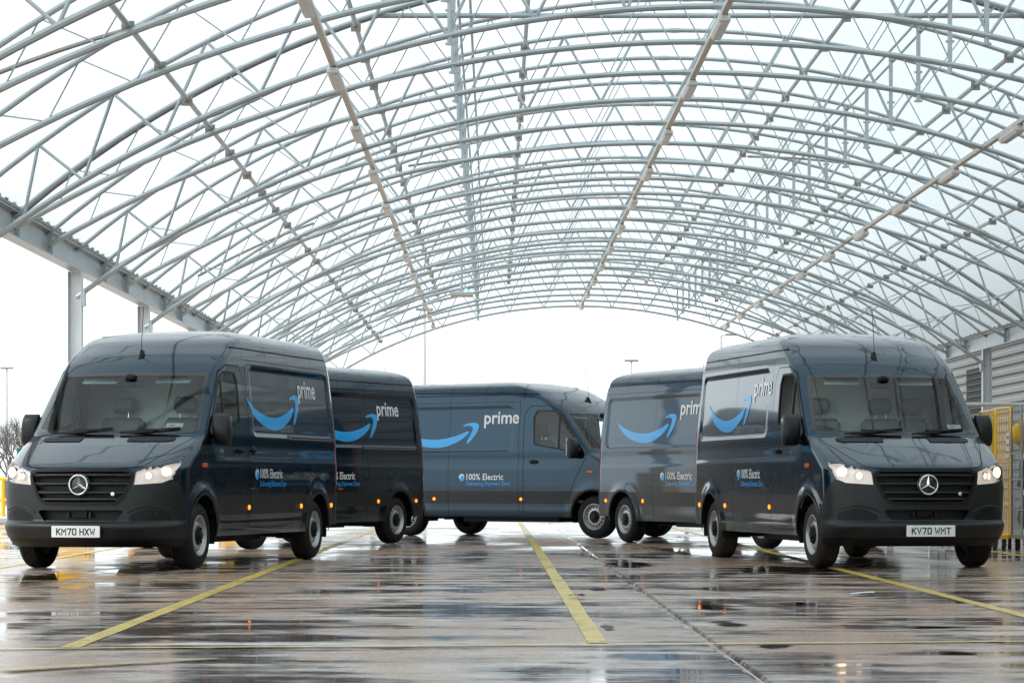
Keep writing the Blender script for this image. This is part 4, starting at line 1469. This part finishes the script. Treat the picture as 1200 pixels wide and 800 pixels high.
    for i in range(2):
        for j in range(4): fs.append((i * 5 + j, i * 5 + j + 1, (i + 1) * 5 + j + 1, (i + 1) * 5 + j))
    hl_.add(vs, fs).build('headlining', 'bulkhead', v)
    for sd in (1, -1):
        vs = []; fs = []
        zz_ = (.62, 1.0, 1.36)
        for z in zz_:
            for ss in (1.55, 1.8, 2.1, 2.5): vs.append((1 - ss, sd * (float(zi(WW, z)) - .06), z))
        for i in range(2):
            for j in range(3): fs.append((i * 4 + j, i * 4 + j + 1, (i + 1) * 4 + j + 1, (i + 1) * 4 + j))
        MB().add(vs, fs).build('cab_bounce_panel', 'bulkhead', v)  # pale panels added inside the doors to bounce light into the cab
    for yy, wd_ in ((-.45, .50), (.28, .46), (.66, .36)):
        st = empty('seat', (1 - 2.12, yy, .62), 0, v)
        MB().rbox((.1, 0, .30), (.52, wd_, .16), .05).build('cushion', 'interior_grey', st, 40)
        rot = Matrix.Rotation(R(-12), 3, 'Y')
        MB().rbox((-.20, 0, .68), (.14, wd_, .66), .05, rot).build('backrest', 'interior_grey', st, 40)
        MB().rbox((-.285, 0, 1.15), (.10, .28, .18), .045, rot).build('headrest', 'interior_grey', st, 40)
        for q in (-.06, .06):
            MB().tube([(-.25, q, .95), (-.28, q, 1.1)], .007, 6).build('headrest_post', 'chrome', st)
        MB().box((.05, 0, .10), (.4, wd_ * .7, .22)).build('seat_base', 'interior_dark', st)
    sw = empty('steering_wheel', (1 - 1.62, -.45, 1.30), 0, v)
    sw.rotation_euler = (0, R(-58), 0)
    pts = [(.19 * math.cos(t), .19 * math.sin(t), 0) for t in np.linspace(0, 2 * math.pi, 29)]
    MB().tube(pts, .015, 8, False).build('wheel_rim', 'interior_dark', sw, 60)
    MB().rbox((0, 0, -.01), (.13, .16, .05), .02).build('horn_pad', 'interior_dark', sw)
    MB().box((0, 0, -.005), (.02, .36, .02)).build('spoke', 'interior_dark', sw)
    sx = float(front_s(0, 2.0)[0])
    im = MB().rbox((1 - sx - .10, 0, 1.975), (.03, .24, .07), .012).build('rear_view_mirror', 'interior_dark', v)
    MB().rbox((1 - sx - .04, 0, 2.04), (.10, .12, .07), .02).build('sensor_pod', 'black', im)
    # sun visors
    for sd in (1, -1):
        MB().rbox((1 - 1.68, sd * .42, 2.03), (.16, .40, .02), .008, Matrix.Rotation(R(38), 3, 'Y')).build('sun_visor', 'bulkhead', v)
    # ---- permit on the screen (lower corner, image right)
    def on_screen(yc, z0, w_, h_, off=-.008):
        vs = []
        for (q, z) in ((yc - w_ / 2, z0), (yc + w_ / 2, z0), (yc + w_ / 2, z0 + h_), (yc - w_ / 2, z0 + h_)):
            vs.append((1 - float(front_s(q, z)[0]) + off, q, z))
        return MB().add(vs, [(0, 1, 2, 3)])
    pm = on_screen(.66, 1.49, .17, .045).build('permit_card', 'label_white', v)
    for k, (dy, w_, h_, z_) in enumerate(((-.045, .010, .016, .014), (-.03, .012, .010, .016), (-.014, .010, .018, .012), (.0, .008, .010, .018))):
        on_screen(.66 + dy, 1.49 + z_, w_, h_, -.0055).build('card_print', 'label_red', pm)
    # ---- graphics
    for sd in (1, -1):
        sv, sf = SMILE
        x0, x1 = (2.47, 4.36) if sd > 0 else (5.20, 3.38)
        z0, z1 = 1.505, 1.925
        p2 = np.stack([x0 + (x1 - x0) * sv[:, 0], z0 + (z1 - z0) * sv[:, 1]], -1)
        decal('arrow_graphic', p2, sf, sd, 'decal_blue', v)
        tv, tf = TXT_PRIME
        x0, x1 = (4.36, 5.02) if sd > 0 else (3.27, 2.53)
        p2 = np.stack([x0 + (x1 - x0) * tv[:, 0], 1.83 + .275 * tv[:, 1]], -1)
        decal('lettering', p2, tf, sd, 'decal_white', v, .006)
        tv, tf = TXT_EL
        x0, x1 = (2.82, 3.60) if sd > 0 else (3.60, 2.82)
        p2 = np.stack([x0 + (x1 - x0) * tv[:, 0], .955 + .11 * tv[:, 1]], -1)
        decal('lettering', p2, tf, sd, 'decal_white', v, .006)
        tv, tf = TXT_DZ
        x1 = 3.74 if sd > 0 else 2.68
        p2 = np.stack([x0 + (x1 - x0) * tv[:, 0], .845 + .085 * tv[:, 1]], -1)
        decal('lettering', p2, tf, sd, 'decal_blue_small', v, .006)
        # round badge: white crescent over blue
        bx = 2.72 if sd > 0 else 3.70
        sg = 1 if sd > 0 else -1
        n_ = 24
        p2 = np.array([(bx, 1.0)] + [(bx + sg * .062 * math.cos(2 * math.pi * k / n_), 1.0 + .062 * math.sin(2 * math.pi * k / n_)) for k in range(n_)])
        bd = decal('badge', p2, [(0, 1 + k, 1 + (k + 1) % n_) for k in range(n_)], sd, 'decal_blue', v, .005)
        pts = []
        fs_ = []
        for k in range(17):
            t = math.pi * (.12 + .98 * k / 16)
            pts += [(bx + sg * .062 * math.cos(t), 1.0 + .062 * math.sin(t)), (bx + sg * (.006 + .030 * math.cos(t)), 1.0 - .004 + .034 * math.sin(t))]
        for k in range(16): fs_.append((2 * k, 2 * k + 1, 2 * k + 3, 2 * k + 2))
        decal('badge_crescent', np.array(pts), fs_, sd, 'decal_white', bd, .007)
    return v

van0 = build_van()

def copy_tree(o, parent=None):
    c = o.copy(); COL.objects.link(c)
    c.parent = parent
    for ch in o.children: copy_tree(ch, c)
    return c

VANS = [
    ((-4.04, 28.235), (-.242, -.970), 'dark blue delivery van nearest on the left, plate KM70 HXW', 'KM70 HXW'),
    ((4.34, 28.68), (.186, -.982), 'dark blue delivery van nearest on the right, plate KV70 WMT', 'KV70 WMT'),
    ((-4.115, 36.94), (-.454, -.891), 'dark blue delivery van half hidden behind the KM70 HXW van', None),
    ((2.20, 44.38), (.80, -.60), 'dark blue delivery van in the middle, parked side-on at the back', None),
    ((4.561, 37.4), (.438, -.899), 'dark blue delivery van half hidden behind the KV70 WMT van', None),
]
vans = []
for i, (loc, h, lab, plate) in enumerate(VANS):
    v = van0 if i == 0 else copy_tree(van0)
    v.location = (loc[0], loc[1], 0)
    v.rotation_euler = (0, 0, math.atan2(h[1], h[0]))
    tag(v, lab, 'van', 'dark blue delivery vans under the canopy')
    vans.append((v, plate))

def child(o, base):
    return [c for c in o.children if c.name.split('.')[0] == base]
for i, (v, plate) in enumerate(vans):
    pl = child(v, 'number_plate')[0]
    if plate:
        tv, tf = plate_text(plate, .43, .079)
        xx = 1 - float(front_s(0, .42)[0]) + .0355
        MB().add([(xx + .0004 * (k % 3), -.215 + p[0], .366 + p[1]) for k, p in enumerate(tv)], tf).build('plate_lettering', 'plate_black', pl)
    else:
        for c in child(v, 'headlight'):
            c.data = c.data.copy(); c.data.materials[0] = MATS['head_reflector']
            for d in child(c, 'lamp'):
                d.data = d.data.copy(); d.data.materials[0] = MATS['head_reflector']
# muddy tyres on the right-hand van, its driver window wound down
ev = vans[1][0]
for w in child(ev, 'wheel'):
    for t in child(w, 'tyre'): t.data = tyre_meshes['tyre2']
for d in child(ev, 'front_door'):
    for p in child(d, 'window_pane'):
        if np.mean([v_.co.y for v_ in p.data.vertices]) < 0:
            bpy.data.objects.remove(p)
# a blue glove on the dash of the left van
av = vans[0][0]
m_ = MB()
m_.rbox((1 - 1.13, .50, 1.40), (.10, .16, .05), .022)
for q in range(4): m_.rbox((1 - 1.17, .40 + .0 * q - .02 * q + .0, 1.40), (.02 + .012 * q, .06, .03), .009)
gl = m_.build('glove', 'glove_blue', None, 50)
gl.matrix_world = Matrix.Translation(av.location) @ Matrix.Rotation(av.rotation_euler.z, 4, 'Z')
tag(gl, 'bright blue glove lying behind the windscreen of the KM70 HXW van', 'glove')

# ================================================================== RIGHT SIDE: building, cages, rail
bw = empty('warehouse', (16.2, 70, 0))
tag(bw, 'grey warehouse clad in horizontal ribbed metal boards behind the right columns', 'building')
prof = [(0, 0), (0, .10), (-.055, .14), (-.055, .26), (0, .30)]
vs = []; fs = []
for y in (-120, 55):
    for (dx, dz) in prof: vs.append((dx, y, dz))
for i in range(4): fs.append((i, i + 1, 5 + i + 1, 5 + i))
bme = MB().add(vs, fs).mesh('cladding_board')
for k in range(28):
    o = link('cladding_board', bme, 'cladding', bw); o.location = (0, 0, .3 * k)
MB().box((.35, -32.5, 4.2), (.5, 175, 8.4)).build('wall_core', 'cladding_trim', bw)
MB().box((-.02, -32.5, 8.5), (.4, 175, .25)).build('parapet_trim', 'cladding_trim', bw)
m_ = MB(); m_.box((-.06, 19, 4.0), (.16, 3.4, 1.5)); dv_ = m_.build('louvre_opening', 'dark_gap', bw)
for k in range(7):
    MB().box((-.15, 19, 3.4 + .2 * k), (.03, 3.3, .05)).build('louvre_blade', 'box_dark', dv_)
lm = empty('bulkhead_lamp', (15.95, 78, 4.45))
tag(lm, 'round grey wall lamp at the right edge of the picture', 'wall lamp')
MB().lathe([(.2, .27), (0, .27), (-.10, .25), (-.16, .18), (-.18, .0001)], 28, 'x').build('dome', 'pipe_grey', lm, 50)
MB().lathe([(.21, .31), (.12, .31), (.12, .27)], 28, 'x').build('rim_ring', 'cladding_trim', lm, 50)

def roll_cage_grey(loc, label, load=True, rz=0):
    o = empty('roll_cage', (loc[0], loc[1], 0), rz); tag(o, label, 'roll cage')
    W, D, H = .80, .70, 1.92
    MB().box((0, 0, .19), (W, D, .05)).build('base', 'cage_grey', o)
    for sx in (-1, 1):
        for sy in (-1, 1):
            c = MB().lathe([(-.018, .055), (.018, .055)], 16, 'x', (sx * (W / 2 - .06), sy * (D / 2 - .06), .056))
            c.box((sx * (W / 2 - .06), sy * (D / 2 - .06) + .01, .12), (.05, .06, .10))
            c.build('castor', 'castor', o, 40)
    def panel(p0, p1, nb):
        f_ = MB().tube([(p0[0], p0[1], .2), (p0[0], p0[1], H), (p1[0], p1[1], H), (p1[0], p1[1], .2)], .015, 6)
        fr = f_.build('panel_frame', 'cage_grey', o, 60)
        for k in range(1, nb):
            t = k / nb
            x = p0[0] + (p1[0] - p0[0]) * t; y = p0[1] + (p1[1] - p0[1]) * t
            MB().tube([(x, y, .2), (x, y, H)], .005, 5).build('bar', 'cage_grey', fr)
        for z in (.55, .95, 1.3, 1.65):
            MB().tube([(p0[0], p0[1], z), (p1[0], p1[1], z)], .010, 5).build('cross_bar', 'cage_grey', fr)
    panel((-W / 2, -D / 2), (-W / 2, D / 2), 8)
    panel((W / 2, -D / 2), (W / 2, D / 2), 8)
    panel((-W / 2, -D / 2 + .02), (W / 2, -D / 2 + .02), 9)
    return o
cg = roll_cage_grey((7.34, 35.4), 'grey wire roll cage full of bags at the right edge')
roll_cage_grey((7.62, 43.0), 'grey wire roll cage standing behind the KV70 WMT van mirror')

def blob(c, r, seed, name, mat):
    rg = np.random.default_rng(seed)
    vs = []; fs = []
    nu, nv = 14, 9
    ph = rg.uniform(0, 6.28, 8)
    for i in range(nv + 1):
        th = math.pi * i / nv
        for j in range(nu):
            a = 2 * math.pi * j / nu
            q = 1 + .09 * math.sin(3 * a + ph[0] + 2 * th) + .07 * math.sin(5 * th + ph[1]) + .06 * math.sin(2 * a - 4 * th + ph[2])
            ct = math.cos(th); stn = math.sin(th)
            vs.append((c[0] + r[0] * q * abs(stn) ** .6 * math.copysign(abs(math.cos(a)) ** .7, math.cos(a)),
                       c[1] + r[1] * q * abs(stn) ** .6 * math.copysign(abs(math.sin(a)) ** .7, math.sin(a)),
                       c[2] + r[2] * math.copysign(abs(ct) ** .7, ct)))
    for i in range(nv):
        for j in range(nu):
            fs.append((i * nu + j, (i + 1) * nu + j, (i + 1) * nu + (j + 1) % nu, i * nu + (j + 1) % nu))
    return MB().add(vs, fs).build(name, mat, None, 60)
for c, r_, nm, mt, lb in (((7.34, 35.4, .50), (.375, .29, .28), 'sack', 'bag_dark', 'dark sack at the bottom of the grey roll cage'),
                          ((7.34, 35.4, 1.02), (.375, .29, .24), 'sack', 'bag_dark', 'dark sack in the middle of the grey roll cage'),
                          ((7.30, 35.42, 1.56), (.37, .29, .28), 'sack', 'bag_yellow', 'yellow bag on top of the grey roll cage load')):
    tag(blob(c, r_, int(c[2] * 100), nm, mt), lb, 'bag')
tg = MB().box((7.12, 35.025, 1.18), (.16, .008, .24)).build('card_tag', 'tag_green'); tag(tg, 'green card tag on the front of the grey roll cage', 'tag')
MB().box((7.12, 35.018, 1.22), (.10, .004, .05)).build('card_print', 'label_white', tg)
MB().box((7.12, 35.018, 1.13), (.10, .004, .03)).build('card_print', 'label_white', tg)
pts = [(6.98, 35.03, 1.62), (7.02, 35.01, 1.5), (7.08, 35.02, 1.56), (7.14, 35.0, 1.66), (7.22, 35.02, 1.6)]
tag(MB().tube(pts, .018, 6).build('strap', 'strap_red', None, 60), 'red strap hanging on the front of the grey roll cage', 'strap')

def folded_cage(x, y, H, label, tag_it=False):
    o = empty('folded_roll_cage', (x, y, 0)); tag(o, label, 'roll cage', 'yellow folded roll cages')
    D = 1.15
    MB().box((.06, 0, .18), (.20, D, .05)).build('base', 'yellow_steel', o)
    for sy in (-1, 1):
        for sx in (0.0, .12):
            c = MB().lathe([(-.016, .055), (.016, .055)], 16, 'x', (sx, sy * (D / 2 - .08), .056)); c.box((sx, sy * (D / 2 - .08), .12), (.04, .06, .09))
            c.build('castor', 'castor', o, 40)
    for x_ in (0.0,):
        pts = [(x_, -D / 2, .2), (x_, -D / 2, H - .06), (x_, -D / 2 + .06, H), (x_, D / 2 - .06, H), (x_, D / 2, H - .06), (x_, D / 2, .2)]
        fr = MB().tube(pts, .016, 8).build('panel_frame', 'yellow_steel', o, 60)
        for k in range(1, 7):
            yy = -D / 2 + D * k / 7
            MB().tube([(x_, yy, .2), (x_, yy, H)], .0085, 6).build('bar', 'yellow_steel', fr)
        for z in (.62, 1.2):
            MB().tube([(x_, -D / 2, z), (x_, D / 2, z)], .009, 6).build('cross_bar', 'yellow_steel', fr)
    return o
folded_cage(6.70, 36.2, 1.88, 'yellow folded roll cage against the KV70 WMT van bonnet corner')
folded_cage(6.98, 36.6, 1.93, 'yellow folded roll cage next to the grey cage, with a paper notice')
folded_cage(7.52, 36.9, 1.90, 'yellow folded roll cage behind the full grey cage')
nt_ = MB().box((6.955, 36.10, 1.42), (.006, .20, .34)).build('paper_notice', 'label_white'); tag(nt_, 'white paper notice with red print on the yellow cage', 'notice')
for k in range(3): MB().box((6.950, 36.10, 1.32 + .10 * k), (.004, .14, .035)).build('notice_print', 'label_red', nt_)
hr = empty('handrail', (9.6, 50, 0)); tag(hr, 'thin grey steel handrail behind the roll cages', 'handrail')
MB().tube([(-1.2, 0, 2.38), (3.0, 0, 2.38)], .035, 8).build('top_rail', 'pipe_grey', hr)
for q in (-1.1, .8, 2.8): MB().tube([(q, 0, 0), (q, 0, 2.36)], .035, 8).build('post', 'pipe_grey', hr)

# ================================================================== LEFT EDGE AND BACKGROUND
fb = empty('safety_barrier', (-11.27, 61.0, 0)); tag(fb, 'yellow tubular barrier at the left edge beside the van', 'barrier')
for q in (-.18, 1.3): pass
for xq in (-1.2, 0.0):
    MB().tube([(xq, 0, 0), (xq, 0, 1.02)], .045, 10).build('post', 'yellow_steel', fb)
for z in (.52, 1.0):
    MB().tube([(-2.2, 0, z), (.16, 0, z)], .04, 10).build('rail', 'yellow_steel', fb)
kb = MB(); kb.rbox((-13.4, 74, .07), (6.2, 30, .14), .02); k_ = kb.build('kerb', 'kerb'); tag(k_, kind='structure')
bx = empty('service_cabinet', (-12.75, 65, 0.14)); tag(bx, 'dark service cabinet at the far left edge', 'cabinet')
MB().rbox((0, 0, .9), (1.2, .8, 1.8), .03).build('cabinet_body', 'box_dark', bx)
MB().rbox((.3, -.41, .95), (.5, .03, 1.5), .01).build('cabinet_door', 'box_dark', bx)
gpst = empty('fence_post', (-15.0, 84, 0)); tag(gpst, 'slim dark green fence post in front of the bare hedge', 'post')
MB().tube([(0, 0, 0), (0, 0, 1.95)], .09, 8).build('shaft', 'post_green', gpst)
MB().lathe([(1.95, .11), (2.0, .10), (2.05, .0001)], 10, 'z').build('cap', 'post_green', gpst)

def lamp_post(X, Y, H, label, arm=0):
    o = empty('lamp_post', (X, Y, 0)); tag(o, label, 'lamp post', 'lamp posts beyond the canopy')
    MB().tube([(0, 0, 0), (0, 0, H)], .10, 8, r2=.06).build('pole', 'post_grey', o, 60)
    if arm == 0:
        MB().rbox((0, 0, H + .05), (.8, .3, .12), .03).build('lamp_head', 'lamp_head', o)
    else:
        MB().tube([(0, 0, H), (arm * .3, 0, H + .05)], .05, 6).build('arm', 'post_grey', o)
        MB().rbox((arm * .55, 0, H + .05), (.7, .3, .10), .03).build('lamp_head', 'lamp_head', o)
lamp_post((497.5 - 580) * 125 / FPX, 125, 9.0, 'tall lamp post rising behind the van parked side-on')
lamp_post((845 - 580) * 130 / FPX, 130, 8.1, 'lamp post with a side arm left of the KV70 WMT van roof', 1)
lamp_post((740 - 580) * 150 / FPX, 150, 7.75, 'short double-headed lamp post above the half hidden right van')
lamp_post((8 - 580) * 170 / FPX, 170, 8.2, 'slim lamp post at the far left edge by bare trees')

def bare_tree(X, Y, H, seed, label, spread=.5):
    rg = random.Random(seed)
    o = empty('bare_tree', (X, Y, 0)); tag(o, label, 'tree', 'leafless trees beyond the yard')
    tr = MB().tube([(0, 0, 0), (rg.uniform(-.1, .1), 0, H * .22), (rg.uniform(-.2, .2), rg.uniform(-.2, .2), H * .45)], H * .022, 7, r2=H * .013)
    tr.build('trunk', 'bark', o, 60)
    cr = MB()
    def grow(p, d, L, r, depth):
        q = p + d * L
        mid = p + d * (L * .5) + Vector((rg.uniform(-1, 1), rg.uniform(-1, 1), rg.uniform(-1, 1))) * L * .08
        cr.tube([p, mid, q], r, 4 if depth < 2 else 3, False, r2=r * .6)
        if depth >= 5: return
        for k in range(3 if depth < 4 else 2):
            nd = (d + Vector((rg.uniform(-1, 1), rg.uniform(-1, 1), rg.uniform(-.35, .9))) * spread * 1.1).normalized()
            grow(p + d * (L * rg.uniform(.45, 1)), nd, L * rg.uniform(.6, .82), r * .6, depth + 1)
    for k in range(5):
        a = 2 * math.pi * k / 5 + rg.uniform(-.4, .4)
        d = Vector((math.cos(a) * .55, math.sin(a) * .55, rg.uniform(.6, 1.1))).normalized()
        grow(Vector((0, 0, H * rg.uniform(.18, .44))), d, H * .24, H * .010, 0)
    cr.build('crown', 'bark', o)
bare_tree(-21.6, 118, 4.6, 1, 'leafless tree farthest left behind the lamp post')
bare_tree(-20.0, 112, 4.0, 2, 'low leafless tree right beside the KM70 HXW van mirror')
bare_tree(-23.2, 122, 4.4, 3, 'leafless bush cut by the left picture edge')
bare_tree(-7.3, 160, 8.4, 4, 'bare tree tip poking over the half hidden left van roof')
bare_tree(12.2, 170, 8.6, 5, 'faint bare tree behind the two vans on the right')

# litter
for i, (px, py, mt, lb, sz) in enumerate(((722, 641, 'litter', 'white paper scrap on the wet concrete behind the right vans', .10), (748, 636, 'litter', 'small white scrap by the half hidden right van rear wheel', .09),
                                 (798, 631, 'litter_blue', 'blue plastic scrap on the wet ground under the right vans', .12), (1013, 698, 'litter', 'flat white scrap in front of the KV70 WMT van', .14),
                                 (676, 701, 'leaf', 'dead leaf lying on the middle yellow line', .07))):
    X, Y = gp(px, py)
    rg = np.random.default_rng(i)
    vs = []; nn_ = 7
    for k in range(nn_):
        a = 2 * math.pi * k / nn_; q = sz * rg.uniform(.6, 1.1)
        vs.append((X + q * math.cos(a), Y + q * math.sin(a), .016 + rg.uniform(0, .03)))
    vs.append((X, Y, .035))
    fs = [(k, (k + 1) % nn_, nn_) for k in range(nn_)]
    tag(MB().add(vs, fs).build('leaf' if mt == 'leaf' else 'litter_scrap', mt), lb, 'leaf' if mt == 'leaf' else 'litter')

bpy.context.view_layer.update()
